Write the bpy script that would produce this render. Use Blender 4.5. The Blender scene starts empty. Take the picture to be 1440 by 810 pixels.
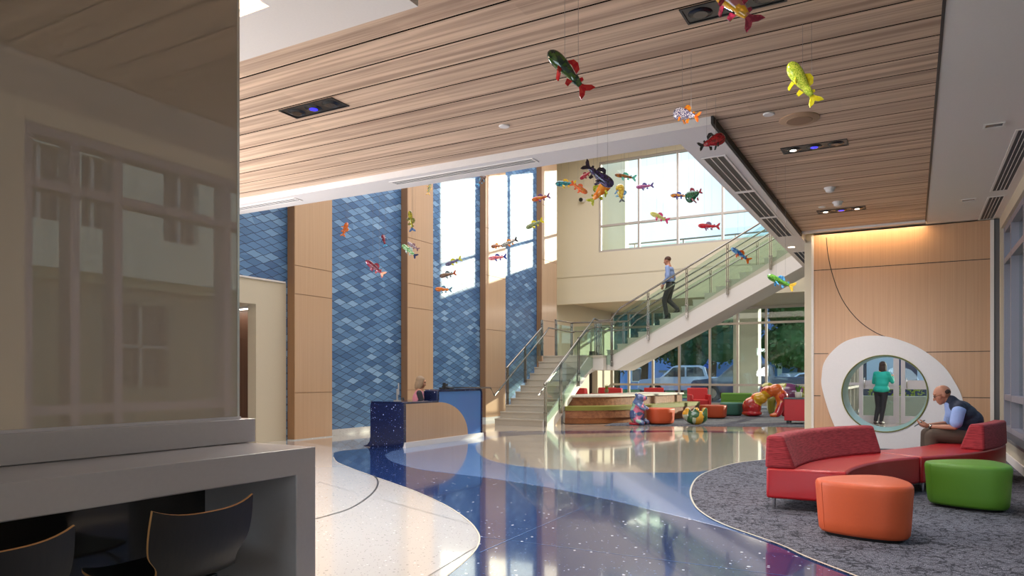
import bpy, bmesh, math, random
from mathutils import Vector, Matrix
from mathutils.geometry import tessellate_polygon
R = math.radians; PI = math.pi
random.seed(7)
S = bpy.context.scene; COL = S.collection
F = 1012.0; TH = R(29.1); CT, ST = math.cos(TH), math.sin(TH); EYE = 1.25
# the real camera: where a line of sight meets a plane of the building
def ray(x, y):
    u = (x-720)/F; v = (530-y)/F
    return Vector((u*CT-ST, u*ST+CT, v))
def on_z(x, y, z=0.0):
    d = ray(x, y); t = (z-EYE)/d.z; return Vector((d.x*t, d.y*t, z))
def on_y(x, y, Y):
    d = ray(x, y); t = Y/d.y; return Vector((d.x*t, Y, EYE+d.z*t))
def on_x(x, y, X):
    d = ray(x, y); t = X/d.x; return Vector((X, d.y*t, EYE+d.z*t))
def at_t(x, y, t):
    d = ray(x, y); return Vector((d.x*t, d.y*t, EYE+d.z*t))
# ---------------------------------------------------------------- materials
def lin(h):
    if isinstance(h, str):
        h = h.lstrip('#'); c = [int(h[i:i+2], 16)/255 for i in (0, 2, 4)]
    else: c = list(h)
    return tuple((x/12.92 if x <= .04045 else ((x+.055)/1.055)**2.4) for x in c)+(1,)
MC = {}
def newmat(name):
    m = bpy.data.materials.new(name); m.use_nodes = True
    nt = m.node_tree; return m, nt, nt.nodes['Principled BSDF']
def N(nt, t, **k):
    n = nt.nodes.new(t)
    for a, b in k.items():
        if a.startswith('i_'):
            key = a[2:]; key = int(key) if key.isdigit() else key.replace('_', ' ')
            n.inputs[key].default_value = b
        else: setattr(n, a, b)
    return n
def ramp(nt, stops, interp='LINEAR'):
    n = nt.nodes.new('ShaderNodeValToRGB'); cr = n.color_ramp; cr.interpolation = interp
    while len(cr.elements) < len(stops): cr.elements.new(.5)
    for e, (p, c) in zip(cr.elements, stops):
        e.position = p; e.color = lin(c) if isinstance(c, str) else ((c,)*3+(1,) if isinstance(c, (int, float)) else c)
    return n
def pm(name, col, rough=.5, metal=0, coat=0, bump=0, bscale=60, vary=0, trans=0, emis=None, es=0, spec=.5, sheen=0):
    key = (name,)
    if key in MC: return MC[key]
    m, nt, b = newmat(name); L = nt.links
    b.inputs['Base Color'].default_value = lin(col); b.inputs['Roughness'].default_value = rough
    b.inputs['Metallic'].default_value = metal; b.inputs['Coat Weight'].default_value = coat
    b.inputs['Coat Roughness'].default_value = .05
    b.inputs['Transmission Weight'].default_value = trans; b.inputs['Specular IOR Level'].default_value = spec
    if sheen: b.inputs['Sheen Weight'].default_value = sheen
    if emis: b.inputs['Emission Color'].default_value = lin(emis); b.inputs['Emission Strength'].default_value = es
    tc = N(nt, 'ShaderNodeTexCoord')
    no = N(nt, 'ShaderNodeTexNoise', i_Scale=bscale, i_Detail=3.0); L.new(tc.outputs['Object'], no.inputs['Vector'])
    v = vary or .04
    c = lin(col); mx = N(nt, 'ShaderNodeMix', data_type='RGBA')
    mx.inputs[6].default_value = tuple(x*(1-v) for x in c[:3])+(1,); mx.inputs[7].default_value = tuple(min(1, x*(1+v)) for x in c[:3])+(1,)
    L.new(no.outputs['Fac'], mx.inputs[0]); L.new(mx.outputs[2], b.inputs['Base Color'])
    if bump:
        bp = N(nt, 'ShaderNodeBump', i_Strength=bump, i_Distance=.01); L.new(no.outputs['Fac'], bp.inputs['Height']); L.new(bp.outputs[0], b.inputs['Normal'])
    MC[key] = m; return m
def wood(name, c1, c2, axis, rough=.35, fine=40, contrast=1.0, coat=.15, var=0):
    m, nt, b = newmat(name); L = nt.links
    tc = N(nt, 'ShaderNodeTexCoord'); mp = N(nt, 'ShaderNodeMapping')
    sc = {'x': (.35, fine, fine), 'y': (fine, .35, fine), 'z': (fine, fine, .35)}[axis]
    mp.inputs['Scale'].default_value = sc; L.new(tc.outputs['Object'], mp.inputs['Vector'])
    no = N(nt, 'ShaderNodeTexNoise', i_Scale=1.0, i_Detail=5.0, i_Roughness=.6, i_Distortion=.4); L.new(mp.outputs[0], no.inputs['Vector'])
    rp = ramp(nt, [(.5-.2*contrast, c1), (.5+.2*contrast, c2)]) if contrast <= 1 else ramp(nt, [(.38, c1), (.6, c2)])
    L.new(no.outputs['Fac'], rp.inputs[0])
    out = rp.outputs[0]
    if var:   # board to board tone, boards 0.333 m wide and 2.4 m long
        sx = N(nt, 'ShaderNodeSeparateXYZ'); L.new(tc.outputs['Object'], sx.inputs[0])
        a = N(nt, 'ShaderNodeMath', operation='DIVIDE'); a.inputs[1].default_value = .1667; L.new(sx.outputs['Y'], a.inputs[0])
        fa = N(nt, 'ShaderNodeMath', operation='FLOOR'); L.new(a.outputs[0], fa.inputs[0])
        wn0 = N(nt, 'ShaderNodeTexWhiteNoise', noise_dimensions='1D'); L.new(fa.outputs[0], wn0.inputs['W'])
        s2 = N(nt, 'ShaderNodeMath', operation='MULTIPLY_ADD'); s2.inputs[1].default_value = .6; L.new(sx.outputs['X'], s2.inputs[0])
        m3 = N(nt, 'ShaderNodeMath', operation='MULTIPLY'); m3.inputs[1].default_value = 5; L.new(wn0.outputs['Value'], m3.inputs[0]); L.new(m3.outputs[0], s2.inputs[2])
        fb = N(nt, 'ShaderNodeMath', operation='FLOOR'); L.new(s2.outputs[0], fb.inputs[0])
        cb = N(nt, 'ShaderNodeCombineXYZ'); L.new(fa.outputs[0], cb.inputs[0]); L.new(fb.outputs[0], cb.inputs[1])
        wn = N(nt, 'ShaderNodeTexWhiteNoise', noise_dimensions='2D'); L.new(cb.outputs[0], wn.inputs['Vector'])
        mr = N(nt, 'ShaderNodeMapRange'); mr.inputs['To Min'].default_value = 1-var; mr.inputs['To Max'].default_value = 1+var; L.new(wn.outputs['Value'], mr.inputs['Value'])
        vm = N(nt, 'ShaderNodeVectorMath', operation='SCALE'); L.new(out, vm.inputs[0]); L.new(mr.outputs[0], vm.inputs['Scale']); out = vm.outputs[0]
    L.new(out, b.inputs['Base Color'])
    b.inputs['Roughness'].default_value = rough; b.inputs['Coat Weight'].default_value = coat; b.inputs['Coat Roughness'].default_value = .15
    return m
def terrazzo(name, base, chips, rough=.09, dens=.33, scale=26, big=.10):
    m, nt, b = newmat(name); L = nt.links
    tc = N(nt, 'ShaderNodeTexCoord'); prev = None
    col = lin(base); cur = None
    for i, (sc, th, cc) in enumerate(chips):
        vo = N(nt, 'ShaderNodeTexVoronoi', i_Scale=sc); L.new(tc.outputs['Object'], vo.inputs['Vector'])
        sp = N(nt, 'ShaderNodeSeparateColor'); L.new(vo.outputs['Color'], sp.inputs[0])
        r1 = N(nt, 'ShaderNodeMath', operation='MULTIPLY'); r1.inputs[1].default_value = th; L.new(sp.outputs[0], r1.inputs[0])
        r2 = N(nt, 'ShaderNodeMath', operation='POWER'); r2.inputs[1].default_value = 3; L.new(r1.outputs[0], r2.inputs[0])
        lt = N(nt, 'ShaderNodeMath', operation='LESS_THAN'); L.new(vo.outputs['Distance'], lt.inputs[0]); L.new(r2.outputs[0], lt.inputs[1])
        mx = N(nt, 'ShaderNodeMix', data_type='RGBA')
        if cur is None: mx.inputs[6].default_value = col
        else: L.new(cur, mx.inputs[6])
        mx.inputs[7].default_value = lin(cc); L.new(lt.outputs[0], mx.inputs[0]); cur = mx.outputs[2]
    L.new(cur, b.inputs['Base Color']); b.inputs['Roughness'].default_value = rough
    b.inputs['Specular IOR Level'].default_value = .6; b.inputs['Coat Weight'].default_value = .5; b.inputs['Coat Roughness'].default_value = .04
    return m
def glassmat(name, tint='#ffffff', refl=1.0, rough=0.0):
    m, nt, b = newmat(name); L = nt.links; nt.nodes.remove(b)
    out = nt.nodes['Material Output']
    tr = N(nt, 'ShaderNodeBsdfTransparent'); tr.inputs[0].default_value = lin(tint)
    gl = N(nt, 'ShaderNodeBsdfGlossy'); gl.inputs['Roughness'].default_value = rough
    fr = N(nt, 'ShaderNodeFresnel', i_IOR=1.45); mu = N(nt, 'ShaderNodeMath', operation='MULTIPLY'); mu.inputs[1].default_value = refl
    ge = N(nt, 'ShaderNodeNewGeometry'); mr = N(nt, 'ShaderNodeMapRange'); mr.inputs['To Min'].default_value = 1.45; mr.inputs['To Max'].default_value = 1/1.45
    L.new(ge.outputs['Backfacing'], mr.inputs['Value']); L.new(mr.outputs[0], fr.inputs['IOR'])
    L.new(fr.outputs[0], mu.inputs[0]); mx = N(nt, 'ShaderNodeMixShader')
    L.new(mu.outputs[0], mx.inputs[0]); L.new(tr.outputs[0], mx.inputs[1]); L.new(gl.outputs[0], mx.inputs[2]); L.new(mx.outputs[0], out.inputs[0])
    return m
def fabric(name, c1, c2, axis='z', rough=.8):
    m, nt, b = newmat(name); L = nt.links
    tc = N(nt, 'ShaderNodeTexCoord'); mp = N(nt, 'ShaderNodeMapping'); mp.inputs['Scale'].default_value = (12, 12, 140)
    L.new(tc.outputs['Object'], mp.inputs['Vector'])
    no = N(nt, 'ShaderNodeTexNoise', i_Scale=1.0, i_Detail=4.0); L.new(mp.outputs[0], no.inputs['Vector'])
    rp = ramp(nt, [(.35, c1), (.65, c2)]); L.new(no.outputs['Fac'], rp.inputs[0]); L.new(rp.outputs[0], b.inputs['Base Color'])
    b.inputs['Roughness'].default_value = rough; b.inputs['Sheen Weight'].default_value = .03
    bp = N(nt, 'ShaderNodeBump', i_Strength=.3, i_Distance=.004); L.new(no.outputs['Fac'], bp.inputs['Height']); L.new(bp.outputs[0], b.inputs['Normal'])
    return m
def carpet(name):
    m, nt, b = newmat(name); L = nt.links
    tc = N(nt, 'ShaderNodeTexCoord')
    n1 = N(nt, 'ShaderNodeTexNoise', i_Scale=8.0, i_Detail=3.0); L.new(tc.outputs['Object'], n1.inputs['Vector'])
    ad = N(nt, 'ShaderNodeMix', data_type='RGBA', blend_type='ADD'); ad.inputs[0].default_value = .28
    L.new(tc.outputs['Object'], ad.inputs[6]); L.new(n1.outputs['Color'], ad.inputs[7])
    vo = N(nt, 'ShaderNodeTexVoronoi', feature='DISTANCE_TO_EDGE', i_Scale=9.0); L.new(ad.outputs[2], vo.inputs['Vector'])
    n2 = N(nt, 'ShaderNodeTexNoise', i_Scale=3.5, i_Detail=2.0); L.new(tc.outputs['Object'], n2.inputs['Vector'])
    mu = N(nt, 'ShaderNodeMath', operation='MULTIPLY'); L.new(n2.outputs['Fac'], mu.inputs[0]); mu.inputs[1].default_value = .16
    sub = N(nt, 'ShaderNodeMath', operation='SUBTRACT'); L.new(vo.outputs['Distance'], sub.inputs[0]); L.new(mu.outputs[0], sub.inputs[1])
    r1 = ramp(nt, [(.0, 0.0), (.055, 1.0)]); a2 = N(nt, 'ShaderNodeMath', operation='ADD'); a2.inputs[1].default_value = .05
    L.new(sub.outputs[0], a2.inputs[0]); L.new(a2.outputs[0], r1.inputs[0])
    mp = N(nt, 'ShaderNodeMapping'); mp.inputs['Scale'].default_value = (220, 30, 1); L.new(tc.outputs['Object'], mp.inputs['Vector'])
    n3 = N(nt, 'ShaderNodeTexNoise', i_Scale=1.0, i_Detail=2.0); L.new(mp.outputs[0], n3.inputs['Vector'])
    mp2 = N(nt, 'ShaderNodeMapping'); mp2.inputs['Scale'].default_value = (30, 220, 1); L.new(tc.outputs['Object'], mp2.inputs['Vector'])
    n4 = N(nt, 'ShaderNodeTexNoise', i_Scale=1.0, i_Detail=2.0); L.new(mp2.outputs[0], n4.inputs['Vector'])
    mn = N(nt, 'ShaderNodeMath', operation='MULTIPLY'); L.new(n3.outputs['Fac'], mn.inputs[0]); L.new(n4.outputs['Fac'], mn.inputs[1])
    rp = ramp(nt, [(.14, '#33353f'), (.26, '#5c5d68'), (.40, '#94949e')]); L.new(mn.outputs[0], rp.inputs[0])
    mx = N(nt, 'ShaderNodeMix', data_type='RGBA'); mx.inputs[6].default_value = lin('#1b1e29'); L.new(r1.outputs[0], mx.inputs[0]); L.new(rp.outputs[0], mx.inputs[7])
    L.new(mx.outputs[2], b.inputs['Base Color']); b.inputs['Roughness'].default_value = .95
    bp = N(nt, 'ShaderNodeBump', i_Strength=.5, i_Distance=.004); L.new(mn.outputs[0], bp.inputs['Height']); L.new(bp.outputs[0], b.inputs['Normal'])
    return m
def scales(name):
    # blue rhombus tiles with dark joints on a wall that runs along Y
    m, nt, b = newmat(name); L = nt.links
    W, H = .42, .155
    tc = N(nt, 'ShaderNodeTexCoord'); sx = N(nt, 'ShaderNodeSeparateXYZ'); L.new(tc.outputs['Object'], sx.inputs[0])
    def ma(op, a, bb=None, c=None):
        n = N(nt, 'ShaderNodeMath', operation=op)
        for i, v in enumerate((a, bb, c)):
            if v is None: continue
            if isinstance(v, (int, float)): n.inputs[i].default_value = v
            else: L.new(v, n.inputs[i])
        return n.outputs[0]
    p = ma('DIVIDE', sx.outputs['Y'], W); q = ma('DIVIDE', sx.outputs['Z'], H)
    # truncated rhombus: squeeze the ends a little so tiles read as long hexagons
    q2 = ma('ADD', q, ma('MULTIPLY', ma('SINE', ma('MULTIPLY', p, 4*PI)), .035))
    a = ma('ADD', p, q2); c = ma('SUBTRACT', p, q2)
    fa, fc = ma('FLOOR', a), ma('FLOOR', c)
    ra, rc = ma('FRACT', a), ma('FRACT', c)
    da = ma('MINIMUM', ra, ma('SUBTRACT', 1.0, ra)); dc = ma('MINIMUM', rc, ma('SUBTRACT', 1.0, rc))
    d = ma('MINIMUM', da, dc); line = ma('LESS_THAN', d, .038)
    cb = N(nt, 'ShaderNodeCombineXYZ'); L.new(fa, cb.inputs[0]); L.new(fc, cb.inputs[1])
    wn = N(nt, 'ShaderNodeTexWhiteNoise', noise_dimensions='2D'); L.new(cb.outputs[0], wn.inputs['Vector'])
    no = N(nt, 'ShaderNodeTexNoise', i_Scale=.45, i_Detail=1.0); L.new(tc.outputs['Object'], no.inputs['Vector'])
    # drift of tone across the wall
    v = ma('ADD', wn.outputs['Value'], ma('MULTIPLY', ma('SUBTRACT', no.outputs['Fac'], .5), .4))
    rp = ramp(nt, [(0, '#41648f'), (.14, '#4b7099'), (.45, '#587ea8'), (.80, '#6f94b9'), (.95, '#83a6c8')], 'CONSTANT')
    L.new(v, rp.inputs[0])
    mx = N(nt, 'ShaderNodeMix', data_type='RGBA'); L.new(line, mx.inputs[0]); L.new(rp.outputs[0], mx.inputs[6]); mx.inputs[7].default_value = lin('#22344f')
    L.new(mx.outputs[2], b.inputs['Base Color']); b.inputs['Roughness'].default_value = .38
    bp = N(nt, 'ShaderNodeBump', i_Strength=.4, i_Distance=.004); L.new(line, bp.inputs['Height']); bp.invert = True; L.new(bp.outputs[0], b.inputs['Normal'])
    return m
def patch(name, cols, scale=5, rough=.15, edge=None, coat=.8, trans=0):
    m, nt, b = newmat(name); L = nt.links
    tc = N(nt, 'ShaderNodeTexCoord'); vo = N(nt, 'ShaderNodeTexVoronoi', i_Scale=scale); L.new(tc.outputs['Object'], vo.inputs['Vector'])
    sp = N(nt, 'ShaderNodeSeparateColor'); L.new(vo.outputs['Color'], sp.inputs[0])
    rp = ramp(nt, [(i/len(cols), c) for i, c in enumerate(cols)], 'CONSTANT'); L.new(sp.outputs[0], rp.inputs[0])
    L.new(rp.outputs[0], b.inputs['Base Color']); b.inputs['Roughness'].default_value = rough; b.inputs['Coat Weight'].default_value = coat
    b.inputs['Transmission Weight'].default_value = trans
    return m
# ---------------------------------------------------------------- mesh builder
class MB:
    def __init__(s): s.v = []; s.f = []; s.mi = []; s.m = 0
    def add(s, vs, fs):
        o = len(s.v); s.v += [tuple(p) for p in vs]; s.f += [tuple(o+i for i in f) for f in fs]; s.mi += [s.m]*len(fs)
        return s
    def box(s, x0, x1, y0, y1, z0, z1):
        x0, x1 = min(x0, x1), max(x0, x1); y0, y1 = min(y0, y1), max(y0, y1); z0, z1 = min(z0, z1), max(z0, z1)
        return s.add([(x, y, z) for z in (z0, z1) for y in (y0, y1) for x in (x0, x1)],
              [(0, 2, 3, 1), (4, 5, 7, 6), (0, 1, 5, 4), (2, 6, 7, 3), (0, 4, 6, 2), (1, 3, 7, 5)])
    def cyl(s, a, b, r0, r1=None, n=12, caps=True):
        a, b = Vector(a), Vector(b); r1 = r0 if r1 is None else r1
        d = (b-a).normalized(); q = d.to_track_quat('Z', 'Y'); vs = []
        for p, r in ((a, r0), (b, r1)):
            for i in range(n):
                vs.append(p+q@Vector((r*math.cos(2*PI*i/n), r*math.sin(2*PI*i/n), 0)))
        fs = [(i, (i+1) % n, n+(i+1) % n, n+i) for i in range(n)]
        if caps: fs += [tuple(range(n-1, -1, -1)), tuple(range(n, 2*n))]
        return s.add(vs, fs)
    def tube(s, pts, r, n=10, closed=False):
        pts = [Vector(p) for p in pts]; m = len(pts); vs = []; up = Vector((0, 0, 1)); rs = r if isinstance(r, (list, tuple)) else [r]*m
        px = None
        for i, p in enumerate(pts):
            a = pts[i-1] if (i > 0 or closed) else p; b = pts[(i+1) % m] if (i < m-1 or closed) else p
            d = (b-a).normalized()
            if px is None:
                px = d.cross(up)
                if px.length < .05: px = d.cross(Vector((0, 1, 0)))
            px = (px-d*px.dot(d)).normalized(); py = d.cross(px)
            for k in range(n):
                t = 2*PI*k/n; vs.append(p+px*rs[i]*math.cos(t)+py*rs[i]*math.sin(t))
        fs = []
        for i in range(m if closed else m-1):
            j = (i+1) % m
            fs += [(i*n+k, i*n+(k+1) % n, j*n+(k+1) % n, j*n+k) for k in range(n)]
        if not closed: fs += [tuple(range(n-1, -1, -1)), tuple((m-1)*n+k for k in range(n))]
        return s.add(vs, fs)
    def ell(s, c, r, n=16, m=10, rot=None):
        c = Vector(c); vs = []; r = Vector(r if isinstance(r, (list, tuple)) else (r, r, r))
        for j in range(1, m):
            ph = PI*j/m
            for i in range(n):
                th = 2*PI*i/n; p = Vector((r.x*math.sin(ph)*math.cos(th), r.y*math.sin(ph)*math.sin(th), r.z*math.cos(ph)))
                vs.append(c+(rot@p if rot else p))
        t = Vector((0, 0, r.z)); vs += [c+(rot@t if rot else t), c-(rot@t if rot else t)]
        fs = [(j*n+i, (j+1)*n+i, (j+1)*n+(i+1) % n, j*n+(i+1) % n) for j in range(m-2) for i in range(n)]
        T = (m-1)*n; fs += [(T, i, (i+1) % n) for i in range(n)]+[(T+1, (m-2)*n+(i+1) % n, (m-2)*n+i) for i in range(n)]
        return s.add(vs, fs)
    def limb(s, a, b, r0, r1=None, n=14):
        r1 = r0 if r1 is None else r1
        s.cyl(a, b, r0, r1, n); s.ell(a, r0, n, 8); s.ell(b, r1, n, 8); return s
    def chain(s, pts, rs):
        for i in range(len(pts)-1): s.limb(pts[i], pts[i+1], rs[i], rs[i+1])
        return s
    def prism(s, poly, z0, z1, f=None, holes=()):
        # poly in 2D, extruded between z0 and z1; f maps (a, b, h) to a point
        f = f or (lambda a, b, h: (a, b, h))
        loops = [list(poly)]+[list(h) for h in holes]
        tri = tessellate_polygon([[Vector((p[0], p[1], 0)) for p in l] for l in loops])
        flat = [p for l in loops for p in l]; n = len(flat)
        vs = [f(p[0], p[1], z0) for p in flat]+[f(p[0], p[1], z1) for p in flat]
        fs = [(t[0], t[1], t[2]) for t in tri]+[(n+t[2], n+t[1], n+t[0]) for t in tri]
        o = 0
        for l in loops:
            k = len(l); fs += [(o+i, o+(i+1) % k, n+o+(i+1) % k, n+o+i) for i in range(k)]; o += k
        return s.add(vs, fs)
    def lathe(s, prof, c=(0, 0, 0), n=24, rf=None):
        c = Vector(c); vs = []
        for r, z in prof:
            for i in range(n):
                t = 2*PI*i/n; q = r*(rf(t) if rf else 1); vs.append(c+Vector((q*math.cos(t), q*math.sin(t), z)))
        m = len(prof)
        fs = [(j*n+i, j*n+(i+1) % n, (j+1)*n+(i+1) % n, (j+1)*n+i) for j in range(m-1) for i in range(n)]
        fs += [tuple(range(n-1, -1, -1)), tuple((m-1)*n+i for i in range(n))]
        return s.add(vs, fs)
    def sector(s, c, r0, r1, a0, a1, z0, z1, n=28, r0t=None, r1t=None):
        r0t = r0 if r0t is None else r0t; r1t = r1 if r1t is None else r1t; vs = []
        for i in range(n+1):
            a = a0+(a1-a0)*i/n; ca, sa = math.cos(a), math.sin(a)
            for r, z in ((r0, z0), (r1, z0), (r1t, z1), (r0t, z1)): vs.append((c[0]+r*ca, c[1]+r*sa, z))
        fs = [(4*i+k, 4*i+(k+1) % 4, 4*i+4+(k+1) % 4, 4*i+4+k) for i in range(n) for k in range(4)]
        fs += [(3, 2, 1, 0), (4*n, 4*n+1, 4*n+2, 4*n+3)]
        return s.add(vs, fs)
def tag(o, label=None, cat=None, group=None, kind=None):
    if label: o['label'] = label
    if cat: o['category'] = cat
    if group: o['group'] = group
    if kind: o['kind'] = kind
    return o
def obj(name, mb, mat, parent=None, smooth=False, bevel=0, seg=2, world=True, sub=0, remesh=0, smoothit=0, angle=None):
    me = bpy.data.meshes.new(name); me.from_pydata(mb.v, [], mb.f); me.validate(); 
    mats = mat if isinstance(mat, (list, tuple)) else [mat]
    for m in mats: me.materials.append(m)
    if len(mats) > 1:
        for p, i in zip(me.polygons, mb.mi): p.material_index = i
    bm = bmesh.new(); bm.from_mesh(me); bmesh.ops.recalc_face_normals(bm, faces=bm.faces)
    bm.to_mesh(me); bm.free()
    if smooth:
        for p in me.polygons: p.use_smooth = True
    o = bpy.data.objects.new(name, me); COL.objects.link(o)
    if parent is not None:
        o.parent = parent
        if world: o.matrix_parent_inverse = parent.matrix_basis.inverted()
    if remesh:
        r = o.modifiers.new('remesh', 'REMESH'); r.mode = 'VOXEL'; r.voxel_size = remesh; r.use_smooth_shade = True
        if smoothit:
            q = o.modifiers.new('smooth', 'SMOOTH'); q.factor = .5; q.iterations = smoothit
    if bevel:
        b = o.modifiers.new('bevel', 'BEVEL'); b.width = bevel; b.segments = seg; b.limit_method = 'ANGLE'; b.angle_limit = R(35)
        if smooth or seg > 2:
            for p in me.polygons: p.use_smooth = True
            b.harden_normals = False
            try: me.set_sharp_from_angle(angle=R(40))
            except Exception: pass
    elif smooth and angle:
        try: me.set_sharp_from_angle(angle=R(angle))
        except Exception: pass
    if sub:
        q = o.modifiers.new('sub', 'SUBSURF'); q.levels = sub; q.render_levels = sub
    return o
def thing(name, loc, label, cat, group=None, kind=None, rz=0):
    o = bpy.data.objects.new(name, None); COL.objects.link(o); o.location = loc; o.rotation_euler = (0, 0, rz); o.empty_display_size = .1
    return tag(o, label, cat, group, kind)
def struct(name, mb, mat, parent=None, **k):
    o = obj(name, mb, mat, parent, **k)
    if parent is None: o['kind'] = 'structure'
    return o
def copy_tree(o, parent=None):
    c = o.copy(); COL.objects.link(c); c.parent = parent
    for ch in list(o.children): copy_tree(ch, c)
    return c
def rect(x0, x1, y0, y1): return [(x0, y0), (x1, y0), (x1, y1), (x0, y1)]
def smooth_line(pts, k=6, closed=False):
    n = len(pts); out = []
    for i in range(n if closed else n-1):
        g = lambda j: Vector(pts[j % n]) if closed else Vector(pts[max(0, min(n-1, j))])
        p0, p1, p2, p3 = g(i-1), g(i), g(i+1), g(i+2)
        for q in range(k):
            t = q/k; out.append(.5*((2*p1)+(-p0+p2)*t+(2*p0-5*p1+4*p2-p3)*t*t+(-p0+3*p1-3*p2+p3)*t**3))
    if not closed: out.append(Vector(pts[-1]))
    return out
# ---------------------------------------------------------------- palette
M_white = pm('white_paint', '#d8d2cc', .6); M_soffit = pm('soffit_paint', '#cfcac6', .6)
M_cream = pm('cream_paint', '#d6cbb2', .65); M_creamd = pm('beige_paint', '#c4b9a2', .6)
M_black = pm('black_metal', '#0d0d0f', .4); M_dark = pm('dark_brown_matte', '#2b2622', .7)
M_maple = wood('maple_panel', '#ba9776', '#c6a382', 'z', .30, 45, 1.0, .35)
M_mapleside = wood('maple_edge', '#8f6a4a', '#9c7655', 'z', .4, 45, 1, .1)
M_ceilwood = wood('ceiling_boards', '#9c806a', '#cdb196', 'x', .5, 15, 1.3, .0, var=.07)
M_benchwood = wood('bench_walnut', '#7a4a30', '#a36c49', 'x', .4, 16, .8, .1)
M_scales = scales('blue_tile_wall')
M_terW = terrazzo('white_terrazzo', '#cccbc8', [(30, .66, '#a8a7a4'), (24, .62, '#f4f4f4'), (60, .68, '#908f8e')])
M_terB = terrazzo('navy_terrazzo', '#1e3566', [(17, .60, '#dfe6f2'), (40, .64, '#6f8bb8'), (30, .6, '#0c1a3a')])
M_terL = terrazzo('pale_blue_terrazzo', '#6483b4', [(18, .56, '#e2e9f2'), (45, .62, '#3f5f97')])
M_terC = terrazzo('cream_terrazzo', '#b9ad9e', [(60, .6, '#8f8478'), (45, .6, '#e5ddd0')])
M_terT = terrazzo('stair_terrazzo', '#bdb4a4', [(60, .6, '#948b7d'), (45, .6, '#ddd5c7')], rough=.3)
M_desk = terrazzo('speckled_navy_stone', '#131f45', [(26, .62, '#d5dcea'), (50, .64, '#5a6d9a')], rough=.15)
M_bluepan = pm('blue_lacquer', '#4a7cbe', .22, coat=.5)
M_carpet = carpet('grey_crackle_carpet')
M_strip = pm('divider_strip', '#e2dccb', .3, .4); M_stripd = pm('dark_divider_strip', '#4b4a48', .3, .3)
M_steel = pm('brushed_steel', '#948e86', .24, 1.0); M_chrome = pm('chrome', '#cccccc', .08, 1.0)
M_alu = pm('window_aluminium', '#b5aca4', .4, .3); M_aluw = pm('pale_frame', '#bdb9bd', .45, .1); M_alud = pm('dark_grey_frame', '#5c5a5c', .4, .3)  # the last one is plain dark grey, for sill and corner
M_glass = glassmat('window_glass', '#f4faf8'); M_rail = glassmat('guard_glass', '#edf6f1', 1.0)
M_redv = pm('red_vinyl', '#a8141c', .35, coat=.1); M_redf = fabric('red_woven_fabric', '#7d161e', '#a8323a')
M_orange = pm('orange_vinyl', '#c4552c', .5); M_green = pm('green_vinyl', '#568a26', .5)
M_olive = pm('olive_cushion', '#7d7a32', .6)
# ---------------------------------------------------------------- the building
CZ = 3.81       # boarded ceiling
SZ = 3.73       # painted soffit round the atrium
WX = -10.8; CX = -10.6; RX = 1.23; WY = 14.0
f = MB().box(-16, 1.5, -6, 30, -.12, 0); struct('floor', f, M_terC)
def inlay(name, pts, z, mat, zb=0.0):
    return struct(name, MB().prism([(p[0], p[1]) for p in pts], zb, z), mat)
# white terrazzo in front of the counter
wl = [(469,643),(474,650),(495,659),(525,670),(577.6,688.6),(623.5,709),(655.6,730),(671.6,748),(674,762),(667,776),(651,792),(626,812),(596,832)]
edgeW = smooth_line([on_z(x, y).xy for x, y in wl], 5)
inlay('floor_white_terrazzo', [(-16, -6), (-1.6, -6), (-1.9, -1), (-1.75, 1.2), (-1.62, 2.2)]+[tuple(p) for p in reversed(edgeW)]+[tuple(on_z(469, 637).xy), tuple(on_z(486, 632).xy), (-10.7, 10.3), (-16, 10.3)], .002, M_terW)
tipB = [tuple(on_z(x, y).xy) for x, y in [(469,637),(478,634.5),(497,632.5),(520,630.5)]]
backB = [(-8.6, 10.2), (-8.9, 13.4), (-8.0, 14.6)]+[tuple(on_z(x, y).xy) for x, y in [(700,608.5),(740,606.5),(800,606),(900,605.5),(1000,606),(1075,608)]]
carp = [(1200,632),(1140,638),(1075,647),(1036,652),(1004,661),(981,672.5),(971,691),(976.6,711.5),(995,727.6),(1022,741),(1054.7,752.8),(1100,769),(1134,785),(1198,810),(1270,838)]
carpE = [tuple(p) for p in smooth_line([on_z(x, y).xy for x, y in carp], 5)]
blue = tipB+backB+carpE[12:]+[(-.2, 3.2), (-.9, 1.5), (-1.2, -1), (-1.3, -6), (-1.6, -6), (-1.9, -1), (-1.75, 1.2), (-1.62, 2.2)]+[tuple(p) for p in reversed(edgeW)]
inlay('floor_navy_terrazzo', blue, .003, M_terB)
lb = [(541,640),(546,646),(559,652),(596,661),(669,670),(761,684),(852.8,702),(898.7,713),(944.6,724),(1004,739),(1036,748),(1100,768)]
lbE = [tuple(p) for p in smooth_line([on_z(x, y).xy for x, y in lb], 4)]
ci = [(1015,659),(977,664),(921.6,665),(852.8,664),(788.6,661),(733.6,656),(697,649.6),(678,642),(669,632),(672,624),(688,617.5),(724,613),(770,611),(850,609.5)]
ciE = [tuple(p) for p in smooth_line([on_z(x, y).xy for x, y in ci], 5)]
i0 = min(range(len(carpE)), key=lambda i: (Vector(carpE[i])-Vector(ciE[0])).length)
i1 = min(range(len(carpE)), key=lambda i: (Vector(carpE[i])-Vector(lbE[-1])).length)
lbpoly = lbE+[carpE[i] for i in range(i1, i0, -1)]+ciE[:48]+[(-7.6, 13.2), (-7.85, 13), (-7.85, 10.05)]+[tuple(on_z(x, y).xy) for x, y in [(566,632),(550,635)]]
inlay('floor_pale_blue_terrazzo', lbpoly, .004, M_terL)
inlay('floor_cream_circle', ciE+[tuple(on_z(x, y).xy) for x, y in [(960,607.5),(1075,611),(1100,625)]]+carpE[4:i0], .005, M_terC)
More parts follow.
